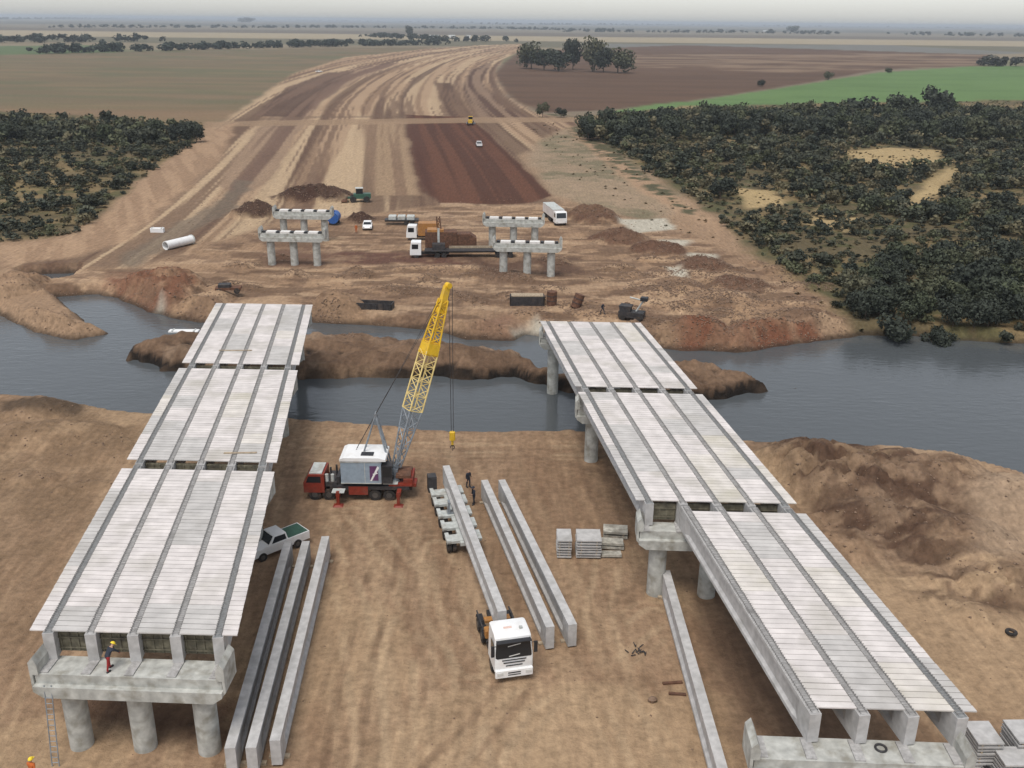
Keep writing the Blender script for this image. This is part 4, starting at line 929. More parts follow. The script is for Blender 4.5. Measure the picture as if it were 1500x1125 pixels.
for (px, py, l_, a_, lab) in ((985, 1002, 1.3, .12, 'upper brown timber on the ground beside the single girder'), (992, 1019, 1.1, -.1, 'lower brown timber on the ground beside the single girder')):
    tag(MB().box(-l_ / 2, l_ / 2, -.1, .1, 0, .12).build('timber_beam', RUST, loc=at(px, py), rz=a_), lab, 'timber', 'timbers on the ground')
tag(MB().lump((0, 0, .15), .3, .25, .22, 4).build('earth_clod', SOILD, loc=at(955, 1029)), 'single dark clod on the yard left of the lower timber', 'clod')
# boards lying on the deck joints
for (px, py, l_, a_, lab) in ((345, 513, 3.4, .03, 'timber board lying across the farthest left span'), (352, 663, 2.6, .06, 'timber board lying near the joint of the middle left span')):
    c = P(px, py, ZD + .09); tag(MB().box(-l_ / 2, l_ / 2, -.12, .12, 0, .05).build('timber_board', WOOD, loc=(c[0], c[1], ZG + 1.742 + .091), rz=a_), lab, 'board', 'boards on the decks')
# far bank items
def steel_box(name, label, cat, px, py, L_, W_, H_, rz, mat, ribs=6, top=None):
    R = thing(name, label, cat, at(px, py), rz)
    m = MB(); m.box(-L_ / 2, L_ / 2, -W_ / 2, W_ / 2, 0, .25); m.box(-L_ / 2, L_ / 2, -W_ / 2, -W_ / 2 + .12, .25, H_); m.box(-L_ / 2, L_ / 2, W_ / 2 - .12, W_ / 2, .25, H_)
    m.box(-L_ / 2, -L_ / 2 + .12, -W_ / 2, W_ / 2, .251, H_ - .01); m.box(L_ / 2 - .12, L_ / 2, -W_ / 2, W_ / 2, .251, H_ - .01); m.build('shell', mat, R)
    for k in range(ribs):
        x_ = -L_ / 2 + .3 + k * (L_ - .6) / (ribs - 1); MB().box(x_ - .07, x_ + .07, -W_ / 2 - .12, -W_ / 2 - .002, .05, H_ + .03).build('rib', mat, R)
    if top: MB().box(-L_ / 2 + .2, L_ / 2 - .2, -W_ / 2 + .1, W_ / 2 - .1, H_ + .001, H_ + .15).build('cover', top, R)
    return R
steel_box('steel_form', 'long black steel form lying on the far bank near the crane boom', 'steel form', 540, 451, 7.4, 1.9, 1.0, math.radians(-6), DSTEEL, 8)
steel_box('site_container', 'low dark container with sand coloured cover on the far bank', 'container', 772, 446, 5.2, 1.8, 1.4, math.radians(2), DSTEEL, 6, top=WOOD)
for (px, py, tilt, lab) in ((808, 450, 0., 'upright dark steel drum beside the covered container'), (843, 452, .35, 'leaning dark steel drum on the far bank')):
    R = thing('steel_drum', lab, 'drum', at(px, py), 0, 'drums on the far bank'); R.rotation_euler = (0, tilt, .3)
    MB().tube((0, 0, -.1), (0, 0, 2.0), .75, .75, 18).build('drum_shell', RUST, R, smooth=True)
    for z in (.6, 1.3): MB().tube((0, 0, z), (0, 0, z + .1), .79, .79, 18).build('hoop', DSTEEL, R)
a = at(925, 468)
R = thing('concrete_pump', 'dark machine with pale pipe arm behind the right bridge end', 'machine', a, math.radians(-20))
m = MB(); m.box(-1.8, 1.8, -.9, .9, .5, 1.3); m.prism([(-1.6, 1.3), (-.2, 1.3), (0, 2.1), (-1.8, 2.1)], -.8, .8, 'y'); m.build('hopper_body', DSTEEL, R)
m = MB(); m.tube((.6, 0, 1.3), (1.6, 0, 3.0), .13, .13, 8); m.tube((1.6, 0, 3.0), (-.4, 0, 3.3), .11, .11, 8); m.build('pipe_arm', LSTEEL, R)
MB().box(1.2, 2.2, -.5, .5, 3.0, 3.5).build('pipe_head', BLACK, R); wheel_set(R, [(x, s * .8, s) for x in (-1.2, 1.2) for s in (-1, 1)], .42, .28, 'y', rim=False)
a = at(336, 434)
R = thing('wrecked_trailer', 'dark low cart near the far end of the left bridge', 'cart', a, math.radians(8))
MB().box(-1.9, 1.9, -.8, .8, .6, .95).build('frame', RUST, R); MB().cbox(-1.5, .4, -.6, .6, .951, 1.5, .1).build('box', DSTEEL, R); wheel_set(R, [(x, s * .75, s) for x in (-1.3, 1.3) for s in (-1, 1)], .45, .25, 'y', rim=False)
# white culvert pipe
a = at(243, 366); d_ = Vector((-.48, -.88, 0))
R = thing('culvert_pipe', 'white pipe with dark open end beside the left haul road', 'pipe', a, 0)
pv = MB(); L_, r_ = 6.4, .8
def ring(c_, rad, n=20): 
    sd = Vector((-d_.y, d_.x, 0)); return [c_ + sd * rad * math.cos(2 * PI * i / n) + Vector((0, 0, rad * math.sin(2 * PI * i / n))) for i in range(n)]
c0_ = Vector((0, 0, r_)); c1_ = c0_ - d_ * L_
vsx = ring(c0_, r_) + ring(c1_, r_) + ring(c0_, r_ - .1) + ring(c1_, r_ - .1); n = 20
pv.add(vsx, [(i, (i + 1) % n, (i + 1) % n + n, i + n) for i in range(n)] + [(i + 2 * n, i + 3 * n, (i + 1) % n + 3 * n, (i + 1) % n + 2 * n) for i in range(n)] + [(i, i + 2 * n, (i + 1) % n + 2 * n, (i + 1) % n) for i in range(n)] + [(i + n, (i + 1) % n + n, (i + 1) % n + 3 * n, i + 3 * n) for i in range(n)])
pv.build('pipe_wall', WHITE, R, smooth=True); MB().tube(c1_ + d_ * .2, c1_, r_ + .12, r_ + .12, 20).build('collar', LSTEEL, R); MB().tube(c0_ - d_ * 1.5, c0_ - d_ * 1.4, r_ - .101, r_ - .101, 20).build('bore_shade', BLACK, R)  # black disc inside stands in for the shade in the open pipe
for (px, py, w_, lab) in ((231, 340, 2.6, 'white block at the edge of the left haul road'), (268, 471, 4.2, 'white plank at the water edge beside the left bridge')):
    c = at(px, py); c = (c[0], c[1], max(c[2], WATER) + .05)
    R = thing('concrete_block' if w_ < 3 else 'white_plank', lab, 'block' if w_ < 3 else 'plank', c, .02)
    MB().cbox(-w_ / 2, w_ / 2, -.5, .5, -.3, .8 if w_ < 3 else .2, .06).build('body', WHITE, R)
    for s in (-1, 1): MB().box(s * w_ * .36 - .1, s * w_ * .36 + .1, -.55, .55, .801 if w_ < 3 else .201, .86 if w_ < 3 else .26).build('batten', LSTEEL, R)
# small white car on the left road far off
a = at(472, 106); pickup('parked_car', 'tiny white vehicle far up the left edge of the new road', 'car', a, 1.9, WHITE, True, parts=False)

# ================================================================== PEOPLE
def person_mesh(pose, cols, name):
    """one skinned body; cols = (trousers, shirt, skin)"""
    V = []; R_ = []; E_ = []
    def add(p, r, par=None):
        V.append(p); R_.append(r)
        if par is not None: E_.append((par, len(V) - 1))
        return len(V) - 1
    bend = pose.get('bend', 0.); st = pose.get('step', .08)
    def tor(z, y=0.): # lean forward (towards -y) above the hip
        dz = z - .95; return (0, -math.sin(bend) * dz + y, .95 + math.cos(bend) * dz)
    pel = add((0, 0, .95), .15)
    wa_ = add(tor(1.12), .14, pel); ch = add(tor(1.34), .165, wa_); nk = add(tor(1.48), .07, ch); hd = add(tor(1.60, -.02), .10, nk); add(tor(1.70, -.01), .085, hd)
    for s in (-1, 1):
        hp = add((s * .10, 0, .90), .115, pel); kn = add((s * .12, -s * st - .02, .50), .075, hp); an = add((s * .13, -s * st * 1.6 + .03, .09), .05, kn); add((s * .14, -s * st * 1.6 - .12, .04), .045, an)
        sh_ = tor(1.40); sh = add((s * .20, sh_[1], sh_[2]), .075, ch)
        e = pose['arms'][0 if s < 0 else 1]; el = add((s * e[0][0], sh_[1] + e[0][1], e[0][2]), .05, sh); wr = add((s * e[1][0], sh_[1] + e[1][1], e[1][2]), .036, el)
        d = (Vector(V[wr]) - Vector(V[el])).normalized(); sd = d.cross(Vector((0, 1, .2))).normalized()
        pm = Vector(V[wr]) + d * .07; pi_ = add(tuple(pm), .036, wr)
        for k, ln in enumerate((.075, .085, .08, .062)):
            q0 = pm + sd * (k - 1.5) * .02 + d * .03; i0 = add(tuple(q0), .010, pi_); add(tuple(q0 + d * ln + Vector((0, -.02, 0))), .008, i0)
        th = Vector(V[wr]) + d * .03 + sd * -.03; i0 = add(tuple(th), .011, pi_); add(tuple(th + d * .05 - sd * .03), .009, i0)
    me_ = bpy.data.meshes.new(name); me_.from_pydata(V, E_, [])
    o = bpy.data.objects.new(name, me_); COL.objects.link(o)
    sm = o.modifiers.new('s', 'SKIN')
    for i, sv in enumerate(me_.skin_vertices[0].data): sv.radius = (R_[i], R_[i] * (.82 if i < 3 else 1)); sv.use_root = (i == 0)
    o.modifiers.new('d', 'SUBSURF').levels = 1
    dg = bpy.context.evaluated_depsgraph_get(); out = bpy.data.meshes.new_from_object(o.evaluated_get(dg)); bpy.data.objects.remove(o)
    out.materials.clear()
    for c_ in cols: out.materials.append(c_)
    neck = Vector(V[nk]); wrs = [Vector(V[i]) for i in range(len(V)) if R_[i] == .036]
    for pl in out.polygons:
        c_ = pl.center; pl.use_smooth = True
        pl.material_index = 2 if (c_.z > neck.z + .02 and (c_ - neck).length < .4 or min((c_ - w_).length for w_ in wrs) < .11) else (1 if c_.z > 1.0 - .1 * bend else 0)
    out.name = 'body'; return out, Vector(V[hd]), bend
ARM_DOWN = ((.26, .0, 1.12), (.27, -.08, .86)); ARM_FWD = ((.27, -.12, 1.15), (.20, -.36, 1.12))
def person(label, loc, rz, pose, cols, helm=HELM, boots=True):
    me_, hd, bd = person_mesh(pose, cols, 'person')
    R = thing('person', label, 'person', loc, rz); link('body', me_, R)
    if helm:
        m = MB(); v = []; f = []; n = 14
        for i in range(5):
            th = PI / 2 * i / 4
            for k in range(n): v.append((.135 * math.cos(th) * math.cos(2 * PI * k / n), .155 * math.cos(th) * math.sin(2 * PI * k / n), .135 * math.sin(th)))
        for i in range(4):
            for k in range(n): f.append((i * n + k, i * n + (k + 1) % n, (i + 1) * n + (k + 1) % n, (i + 1) * n + k))
        m.add(v, f); m.prism([(-.22, -.005), (-.12, -.005), (-.12, .015), (-.22, .008)], -.1, .1)
        h = m.build('helmet', helm, R, smooth=True); h.location = hd + Vector((0, -.01, .06)); h.rotation_euler = (bd, 0, 0)
    m = MB()
    for s in (-1, 1): st = pose.get('step', .08); m.cbox(s * .135 - .055, s * .135 + .055, -s * st * 1.6 - .2, -s * st * 1.6 + .09, 0, .1, .03)
    m.build('boots', BLACK, R)
    return R
PO = {'stand': dict(bend=.05, step=.05, arms=(ARM_DOWN, ARM_DOWN)), 'work': dict(bend=.75, step=.12, arms=(((.25, -.25, 1.0), (.16, -.4, .78)), ((.25, -.25, 1.0), (.16, -.42, .80)))),
      'point': dict(bend=.05, step=.06, arms=(ARM_DOWN, ARM_FWD)), 'walk': dict(bend=.08, step=.18, arms=(((.26, .12, 1.12), (.27, .1, .88)), ((.26, -.12, 1.13), (.25, -.28, .95))))}
person('worker in red trousers and yellow helmet on the near left pier cap', (-22.5, 44.5, ZCAP + .003), math.radians(150), PO['work'], (CRED, NAVY, SKIN))
person('worker in dark clothes standing between the loaded girder and the pair', at(686, 713), math.radians(40), PO['stand'], (NAVY, NAVY, SKIN), None)
person('worker in dark clothes at the far end of the girder pair', gl_(-3.25, 75.2), math.radians(-60), PO['point'], (NAVY, NAVY, SKIN), NAVY)
person('worker in yellow helmet at the bottom edge of the picture, left', at(51, 1150), math.radians(170), PO['walk'], (NAVY, CORANGE, SKIN))
person('worker in orange beside the small white car across the river', at(522, 341), 0., PO['stand'], (CORANGE, CORANGE, SKIN), None)
person('worker in dark clothes walking at the right end of the far bank', at(882, 464), 1., PO['walk'], (NAVY, NAVY, SKIN), None)

# ================================================================== VEGETATION
def leafmat(name, attr):
    m = bpy.data.materials.new(name); m.use_nodes = True; t = m.node_tree; b = t.nodes['Principled BSDF']
    b.inputs['Roughness'].default_value = .75; b.inputs['Specular IOR Level'].default_value = .15
    ge = t.nodes.new('ShaderNodeNewGeometry'); n = t.nodes.new('ShaderNodeTexNoise'); n.inputs['Scale'].default_value = .9; n.inputs['Detail'].default_value = 4
    t.links.new(ge.outputs['Position'], n.inputs['Vector'])
    mr = t.nodes.new('ShaderNodeMapRange'); mr.inputs[1].default_value = .3; mr.inputs[2].default_value = .7; mr.inputs[3].default_value = .62; mr.inputs[4].default_value = 1.35
    t.links.new(n.outputs['Fac'], mr.inputs[0])
    if attr: src = t.nodes.new('ShaderNodeVertexColor'); src.layer_name = 'tint'; out = src.outputs['Color']
    else:
        oi = t.nodes.new('ShaderNodeObjectInfo'); rp = t.nodes.new('ShaderNodeValToRGB'); e = rp.color_ramp.elements
        e[0].color = (.034, .040, .031, 1); e[1].color = (.095, .092, .058, 1); k = e.new(.45); k.color = (.046, .053, .040, 1); k = e.new(.78); k.color = (.060, .070, .040, 1)
        t.links.new(oi.outputs['Random'], rp.inputs[0]); out = rp.outputs[0]
    v = t.nodes.new('ShaderNodeVectorMath'); v.operation = 'SCALE'; t.links.new(out, v.inputs[0]); t.links.new(mr.outputs[0], v.inputs['Scale']); t.links.new(v.outputs[0], b.inputs['Base Color'])
    return m
LEAF = leafmat('leaves', False); LEAFM = leafmat('thicket_leaves', True)
def crown_arrays(seed, nq, size, rx=1., rz=1., lobes=7):
    """leaf quads spread through several lobes; unit tree: radius about 1, height about 2 (z from .15)"""
    r = np.random.default_rng(seed)
    lc = np.stack([r.uniform(-.6, .6, lobes) * rx, r.uniform(-.6, .6, lobes) * rx, r.uniform(.55, 1.5, lobes) * rz], 1); lr = r.uniform(.38, .62, lobes)
    k = r.integers(0, lobes, nq); d = r.normal(size=(nq, 3)); d /= np.linalg.norm(d, axis=1)[:, None]
    c = lc[k] + d * (lr[k] * r.uniform(.55, 1.05, nq))[:, None] * np.array([1, 1, .85]); c[:, 2] = np.maximum(c[:, 2], .12)
    a = r.normal(size=(nq, 3)) + d * .0; a -= (a * d).sum(1)[:, None] * d * .6; a /= np.linalg.norm(a, axis=1)[:, None]
    b = np.cross(a, d + r.normal(size=(nq, 3)) * .6); b /= np.linalg.norm(b, axis=1)[:, None]
    s = (size * r.uniform(.6, 1.4, nq))[:, None]
    return np.stack([c - a * s - b * s * .6, c + a * s - b * s * .6, c + a * s * .7 + b * s * .6, c - a * s * .7 + b * s * .6], 1)   # nq,4,3
def quads_mesh(name, Q, mat, tint=None):
    n = len(Q); me = bpy.data.meshes.new(name); me.vertices.add(n * 4); me.vertices.foreach_set('co', Q.reshape(-1).astype(np.float32))
    me.loops.add(n * 4); me.loops.foreach_set('vertex_index', np.arange(n * 4, dtype=np.int32)); me.polygons.add(n)
    me.polygons.foreach_set('loop_start', np.arange(0, n * 4, 4, dtype=np.int32)); me.polygons.foreach_set('loop_total', np.full(n, 4, np.int32))
    if tint is not None:
        ca = me.color_attributes.new('tint', 'FLOAT_COLOR', 'POINT'); ca.data.foreach_set('color', np.concatenate([np.repeat(tint, 4, 0), np.ones((n * 4, 1))], 1).astype(np.float32).ravel())
    me.materials.append(mat); me.update(); return me
TREES = []
for k in range(6):
    tall = k in (4, 5)
    cm = quads_mesh('crown', crown_arrays(900 + k, 900 if not tall else 1100, .085, 1., 1.0, 8 if not tall else 10), LEAF)
    mb = MB(); rr = random.Random(k); mb.tube((0, 0, -.25), (.03, .02, .7), .055, .04, 7)
    for j in range(5): a_ = j * 1.3 + rr.uniform(0, .6); mb.tube((.02, .01, .35 + .07 * j), (.5 * math.cos(a_), .5 * math.sin(a_), .85 + rr.uniform(0, .45)), .03, .01, 5)
    TREES.append((cm, mb.mesh('trunk', BARK)))
def tree(label, x, y, rad, h, k, group=None, cat='tree', name='tree', z=None):
    R = thing(name, label, cat, (x, y, gz(x, y) if z is None else z), random.uniform(0, 6.28), group)
    R.scale = (rad, rad, h / 2.0)
    link('trunk', TREES[k][1], R); link('crown', TREES[k][0], R); return R
def scatter(polypx, dens, rng, y0=None, y1=None):
    poly = PP(polypx); a, b = poly.min(0), poly.max(0); n = int(dens * np.prod(b - a)); x = rng.uniform(a[0], b[0], n); y = rng.uniform(a[1], b[1], n)
    return np.stack([x, y], 1)[sdf(x, y, poly) > 0]
rng = np.random.default_rng(5)
BACK_R = [(850, 206), (856, 192), (1000, 180), (1200, 174), (1500, 172), (1750, 172), (1750, 205), (1400, 212), (1200, 205), (1000, 205), (900, 212)]
BACK_L = [(-330, 184), (0, 184), (296, 194), (288, 209), (200, 218), (0, 212), (-330, 216)]
SHORE_R = [(1265, 488), (1240, 455), (1290, 400), (1400, 385), (1800, 395), (1800, 520), (1500, 491), (1340, 487)]
MID_R = [(880, 207), (1200, 205), (1420, 212), (1800, 205), (1800, 350), (1480, 352), (1300, 318), (1180, 300), (1110, 300), (1000, 268), (920, 225)]
CLEAR = [PP(p) for p in ([(1240, 222), (1300, 214), (1378, 220), (1376, 243), (1300, 250), (1250, 240)], [(1330, 302), (1350, 272), (1385, 246), (1404, 248), (1374, 287), (1350, 314)], [(1080, 276), (1130, 280), (1150, 300), (1100, 305)])]
items = []   # x, y, radius, height
def put(poly, dens, r0, r1, h0, h1, kind):
    for x, y in scatter(poly, dens, rng):
        if any(sdf(np.array([x]), np.array([y]), c)[0] > -1 for c in CLEAR): continue
        if kind in (3, 4) and fbm(np.array([x / 11]), np.array([y / 11]), 55, 3)[0] < (.385 if kind == 3 else .37): continue
        f = rng.random() ** 1.5; items.append((x, y, r0 + (r1 - r0) * f, (h0 + (h1 - h0) * f) * rng.uniform(.85, 1.15), kind))
put(BACK_R, .042, 2.4, 4.6, 5.0, 9.5, 0); put(BACK_L, .045, 2.2, 3.6, 4.5, 7.0, 1); put(SHORE_R, .11, 1.5, 3.0, 3.0, 6.0, 2)
put(MID_R, .055, 1.4, 2.8, 2.4, 4.6, 3); put(SCR_R, .06, .7, 1.9, .9, 3.0, 3); put(SCR_R, .07, .4, 1.1, .5, 1.6, 5); put(SCR_L, .05, .4, 1.1, .5, 1.6, 6); put(SCR_L[:1] + SCR_L[1:], .085, .8, 2.2, 1.1, 3.2, 4); put([(1010, 292), (1110, 305), (1300, 330), (1480, 355), (1480, 390), (1300, 398), (1240, 450), (1180, 418), (1110, 368)], .10, .6, 1.7, .8, 2.6, 3)
IT = np.array(items); IT = IT[np.abs(IT[:, 0]) < .60 * (IT[:, 1] + 12) + 12]
IT[IT[:, 4] == 5, 4] = 3; IT[IT[:, 4] == 6, 4] = 4
IT = IT[~((IT[:, 4] == 4) & (IT[:, 1] > 372)) & ~((IT[:, 4] == 3) & (IT[:, 1] > 395))]
big = IT[:, 3] / np.hypot(IT[:, 1], 40)          # how large each shows
inside = (np.abs(IT[:, 0]) < .56 * (IT[:, 1] + 12))
order = np.argsort(-(big * inside))
LAB = ['tall dark tree in the back row of the right thicket', 'tall dark tree in the back row of the left thicket', 'dark green shore tree in the thicket on the right river bank', 'scrub tree in the middle of the right thicket', 'scrub tree in the front of the left thicket']
GRP = ['back row trees of the right thicket', 'back row trees of the left thicket', 'shore trees on the right bank', 'scrub of the right thicket', 'scrub of the left thicket']
NIND = 290
for j in order[:NIND]:
    x, y, r_, h, k = IT[j]; k = int(k)
    v_ = np.array([x, y, 0]) - CC; px_ = 750 + FPX * (v_ @ CR) / (v_ @ _F); e_ = ((0, 1500), (0, 300), (1240, 1500), (1000, 1500), (0, 250))[k]; f_ = (px_ - 850 if k == 0 else px_ - e_[0]) / (650 if k == 0 else e_[1] - e_[0])
    tree(LAB[k] + (', left part', ', middle part', ', right part')[max(0, min(2, int(f_ * 3)))], x, y, r_, h, int(rng.integers(0, 4)), GRP[k], name='scrub_tree')
rest = IT[order[NIND:]]; print('REST', len(rest))
variants = [crown_arrays(40 + k, 130, .17, 1., 1., 6) for k in range(8)]
def mass(name, sel, label):
    Qs = []; Ts = []
    zz = height(sel[:, 0], sel[:, 1])
    for (x, y, r_, h, k), z in zip(sel, zz):
        v = variants[int(rng.integers(0, 8))]
        a_ = rng.uniform(0, 6.28); c_, s_ = math.cos(a_), math.sin(a_); q = v.copy()
        q = np.stack([(q[..., 0] * c_ - q[..., 1] * s_) * r_ + x, (q[..., 0] * s_ + q[..., 1] * c_) * r_ + y, q[..., 2] * h / 2 + z - .1], -1); Qs.append(q)
        f = rng.random(); base = np.array((.036, .043, .033)) * (1 - f) + np.array((.070, .072, .048)) * f
        u_ = rng.random()
        if u_ < .16: base = np.array((.125, .11, .065))
        elif u_ < .36: base = np.array((.085, .090, .05))
        Ts.append(np.repeat((base * rng.uniform(.75, 1.25))[None], len(q), 0))
    tag(link(name, quads_mesh(name, np.concatenate(Qs), LEAFM, np.concatenate(Ts))), label, 'thicket', kind='stuff')
mass('thicket', rest[rest[:, 0] > 0], 'dense dark green scrub covering the right bank'); mass('thicket', rest[rest[:, 0] <= 0], 'dense dark green scrub left of the haul road')
# trees that stand out
for (px, py, r_, h, k, lab) in ((1055, 292, 3.4, 6.0, 0, 'round olive bush tree at the left edge of the right thicket'), (1372, 178, 8.5, 16., 1, 'tallest dark round tree standing above the right thicket'),
                                (1318, 180, 8.0, 13.5, 2, 'dark tree just left of the tallest round tree'), (1255, 180, 8.0, 12., 3, 'broad dark tree two left of the tallest round tree'),
                                (795, 172, 3.0, 7.5, 0, 'lone dark tree at the corner of the brown field'), (822, 172, 3.0, 4.5, 1, 'low dark bush right of the lone corner tree')):
    c = at(px, py); tree(lab, c[0], c[1], r_, h, k)
for i, (px, py, r_, h) in enumerate(((778, 101, 11, 25), (797, 103, 9, 20), (818, 104, 10, 19), (839, 102, 8, 29), (868, 105, 10, 31), (884, 106, 8, 22), (905, 107, 11, 22))):
    c = at(px, py); r_ *= 1.15; tree(('first', 'second', 'third', 'fourth and slender', 'fifth and tallest', 'sixth', 'seventh and last')[i] + ' tree from the left in the clump beside the brown field', c[0], c[1], r_, h, 4 + i % 2, 'tree clump beside the brown field')
# far tree rows and farmsteads
def far_row(label, pts, h, w_, dens, seed, base=(.035, .045, .035)):
    r = np.random.default_rng(seed); Q = []; T_ = []
    W = PP(pts)
    for a, b in zip(W[:-1], W[1:]):
        n = max(2, int(np.hypot(*(b - a)) * dens))
        for k in range(n):
            if vnoise(np.array([k * .23]), np.array([seed * 7.7]), 3)[0] < .26: continue
            p = a + (b - a) * r.random() + r.normal(size=2) * w_; q = variants[int(r.integers(0, 8))]; hh = h * r.uniform(.5, 1.25); rd = hh * r.uniform(.5, .8)
            Q.append(np.stack([q[..., 0] * rd + p[0], q[..., 1] * rd + p[1], q[..., 2] * hh / 2 - .3], -1)); T_.append(np.repeat((np.array(base) * r.uniform(.7, 1.3))[None], len(q), 0))
    tag(link('tree_row', quads_mesh('tree_row', np.concatenate(Q), LEAFM, np.concatenate(T_))), label, 'tree row', 'distant tree rows', kind='stuff')
far_row('dark tree row along the left field, nearer of two', [(55, 79), (170, 76), (330, 72), (500, 68), (640, 66)], 11, 9, .34, 1)
far_row('dark tree row behind the small green field, left', [(-80, 63), (0, 63), (215, 61)], 13, 14, .20, 2)
far_row('short row in front of the farmstead', [(545, 54), (640, 60), (760, 62)], 12, 16, .16, 3)
far_row('long thin tree line on the plain, left and centre', [(75, 41), (300, 41), (520, 41), (760, 43), (840, 45)], 14, 25, .09, 4)
far_row('thin tree line on the plain, right', [(820, 47), (1000, 48), (1130, 49), (1220, 51)], 16, 25, .08, 5)
far_row('broken tree line on the far right plain', [(1305, 51), (1420, 53), (1560, 55)], 15, 25, .08, 6)
far_row('faint tree line near the horizon, left', [(-60, 29), (180, 27.5), (420, 30), (700, 34)], 24, 80, .02, 7)
far_row('faint tree line near the horizon, right', [(700, 36), (1000, 37), (1300, 40.5), (1560, 43)], 24, 80, .02, 8)
far_row('wooded patch behind the green field, right', [(1425, 96), (1490, 97)], 11, 7, .35, 9, (.05, .05, .042))
for (px, py, r_, h, lab) in ((365, 33.5, 80, 50, 'hazy blue grove rising on the left horizon'), (598, 53, 13, 28, 'tall dark tree at the far farmstead'), (1165, 47, 40, 34, 'grove beside the right-hand farmstead on the plain'),
                             (1213, 117, 4, 7, 'small dark tree between brown and green fields'), (1117, 127, 3, 5, 'small bush on the edge of the green field'), (1300, 107, 4, 5, 'far bush on the edge of the green field')):
    c = P(px, py, 0); tree(lab, c[0], c[1], r_, h, 4, z=0.)
for i, (px, py, w_, lab) in enumerate(((636, 55, 22, 'long white farm shed, left one of three on the plain'), (662, 55, 16, 'long white farm shed, middle one of three on the plain'), (686, 55.5, 10, 'small white farm shed, right one of three on the plain'), (1122, 46, 30, 'white shed beside the right-hand grove on the plain'))):
    c = P(px, py, 0); R = thing('farm_shed', lab, 'shed', (c[0], c[1], -.2), .05, 'far farm sheds')
    MB().box(-w_ / 2, w_ / 2, -5, 5, 0, 4).build('wall', WHITE, R); MB().prism([(-5.4, 4.0), (5.4, 4.0), (0, 6.2)], -w_ / 2 - .4, w_ / 2 + .4).build('roof', LSTEEL, R)
    MB().box(-1.8, 1.8, -5.05, -5.002, .2, 3.2).build('door', STEEL, R)

# ------------------------------------------------------------------ clods and dry tufts, too many to count
def octa(n, pos, size, mat, name, label, cat):
    r = np.random.default_rng(3); base = np.array([(1, 0, 0), (0, 1, 0), (-1, 0, 0), (0, -1, 0), (0, 0, 1), (0, 0, -.5)], float)
    v = base[None] * size[:, None, None] * r.uniform(.6, 1.4, (n, 6, 1)); a = r.uniform(0, 6.28, n); c, s = np.cos(a)[:, None], np.sin(a)[:, None]
    v = np.stack([v[..., 0] * c - v[..., 1] * s, v[..., 0] * s + v[..., 1] * c, v[..., 2] * .7], -1) + pos[:, None]
    f = np.array([(0, 1, 4), (1, 2, 4), (2, 3, 4), (3, 0, 4), (1, 0, 5), (2, 1, 5), (3, 2, 5), (0, 3, 5)])
    F = (f[None] + (np.arange(n) * 6)[:, None, None]).reshape(-1, 3)
    me = bpy.data.meshes.new(name); me.vertices.add(n * 6); me.vertices.foreach_set('co', v.astype(np.float32).ravel()); me.loops.add(F.size); me.loops.foreach_set('vertex_index', F.ravel().astype(np.int32))
    me.polygons.add(len(F)); me.polygons.foreach_set('loop_start', np.arange(0, F.size, 3, dtype=np.int32)); me.polygons.foreach_set('loop_total', np.full(len(F), 3, np.int32)); me.materials.append(mat); me.update()
    tag(link(name, me), label, cat, kind='stuff')
pts = []; sz = []
for cx, cy, rx, ry, h, lu in MW:
    n = int(30 + 34 * rx * ry ** .5 * lu) if cy > 110 else int(4 * rx * ry ** .5 * lu); a = rng.uniform(0, 6.28, n); q = np.sqrt(rng.uniform(0, 1.1, n)); pts.append(np.stack([cx + rx * q * np.cos(a), cy + ry * q * np.sin(a)], 1)); sz.append(rng.uniform(.05, .23, n) ** 1.35 * (1 + cy / 400))
n = 700; y = rng.uniform(36, 92, n); pts.append(np.stack([rng.uniform(-.65, .65, n) * (y + 15), y], 1)); sz.append(rng.uniform(.02, .09, n))
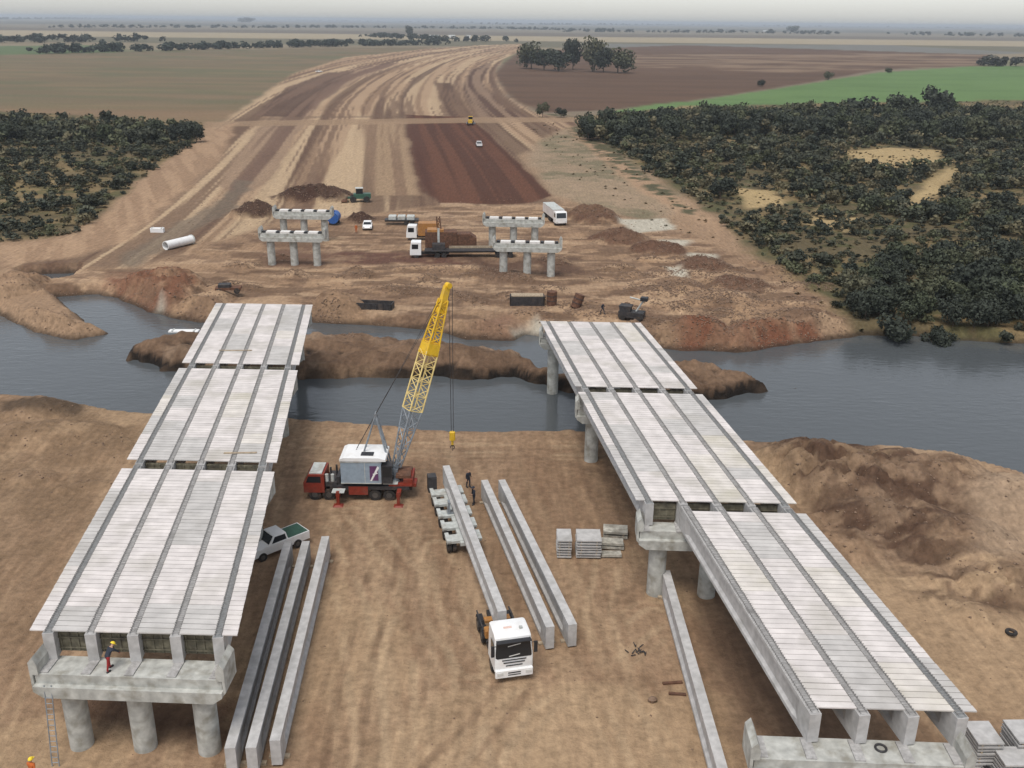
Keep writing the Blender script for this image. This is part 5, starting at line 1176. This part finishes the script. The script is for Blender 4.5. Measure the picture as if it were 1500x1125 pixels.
n = 1200; y = rng.uniform(135, 230, n); pts.append(np.stack([rng.uniform(-75, 45, n), y], 1)); sz.append(rng.uniform(.05, .22, n))
pts = np.concatenate(pts); sz = np.concatenate(sz); zz = height(pts[:, 0], pts[:, 1]); k = zz > WATER + .1
octa(int(k.sum()), np.concatenate([pts[k], zz[k, None]], 1), sz[k], SOILD, 'soil_clods', 'loose brown soil clods on heaps and bare ground', 'soil')
# low dry grass and weeds under the scrub and along its edges
Q = []; T_ = []
gp = [scatter(SCR_R, .10, rng), scatter(SCR_L, .12, rng), scatter([(760, 180), (850, 182), (1010, 300), (1110, 372), (1180, 424), (1230, 460), (1100, 400), (900, 300), (830, 250)], .03, rng)]
gp = np.concatenate(gp); gp = gp[(np.abs(gp[:, 0]) < .62 * (gp[:, 1] + 12)) & (fbm(gp[:, 0] / 9, gp[:, 1] / 9, 77, 3) > .42)][:14000]
gz_ = height(gp[:, 0], gp[:, 1]); tuft = crown_arrays(77, 12, .42, .9, .5, 3)
for (x, y), z in zip(gp, gz_):
    s_ = rng.uniform(.3, .7); Q.append(tuft * np.array([s_, s_, s_ * .8]) + np.array([x, y, z - .1])); c_ = np.array((.20, .165, .10)) if rng.random() < .65 else np.array((.10, .098, .055)); T_.append(np.repeat((c_ * rng.uniform(.7, 1.3))[None], 12, 0))
tag(link('dry_grass', quads_mesh('dry_grass', np.concatenate(Q), LEAFM, np.concatenate(T_))), 'dry grass and weeds between the scrub on both banks', 'grass', kind='stuff')

# ------------------------------------------------------------------ haze
hm_ = bpy.data.materials.new('haze_air'); hm_.use_nodes = True; t = hm_.node_tree; t.nodes.clear()
pv_ = t.nodes.new('ShaderNodeVolumePrincipled'); pv_.inputs['Color'].default_value = (.80, .87, .95, 1); pv_.inputs['Density'].default_value = .00011; pv_.inputs['Anisotropy'].default_value = .2
ou = t.nodes.new('ShaderNodeOutputMaterial'); t.links.new(pv_.outputs[0], ou.inputs['Volume'])
tag(MB().box(-52000, 52000, -3000, 52000, -6, 56).build('haze', hm_), kind='stuff')
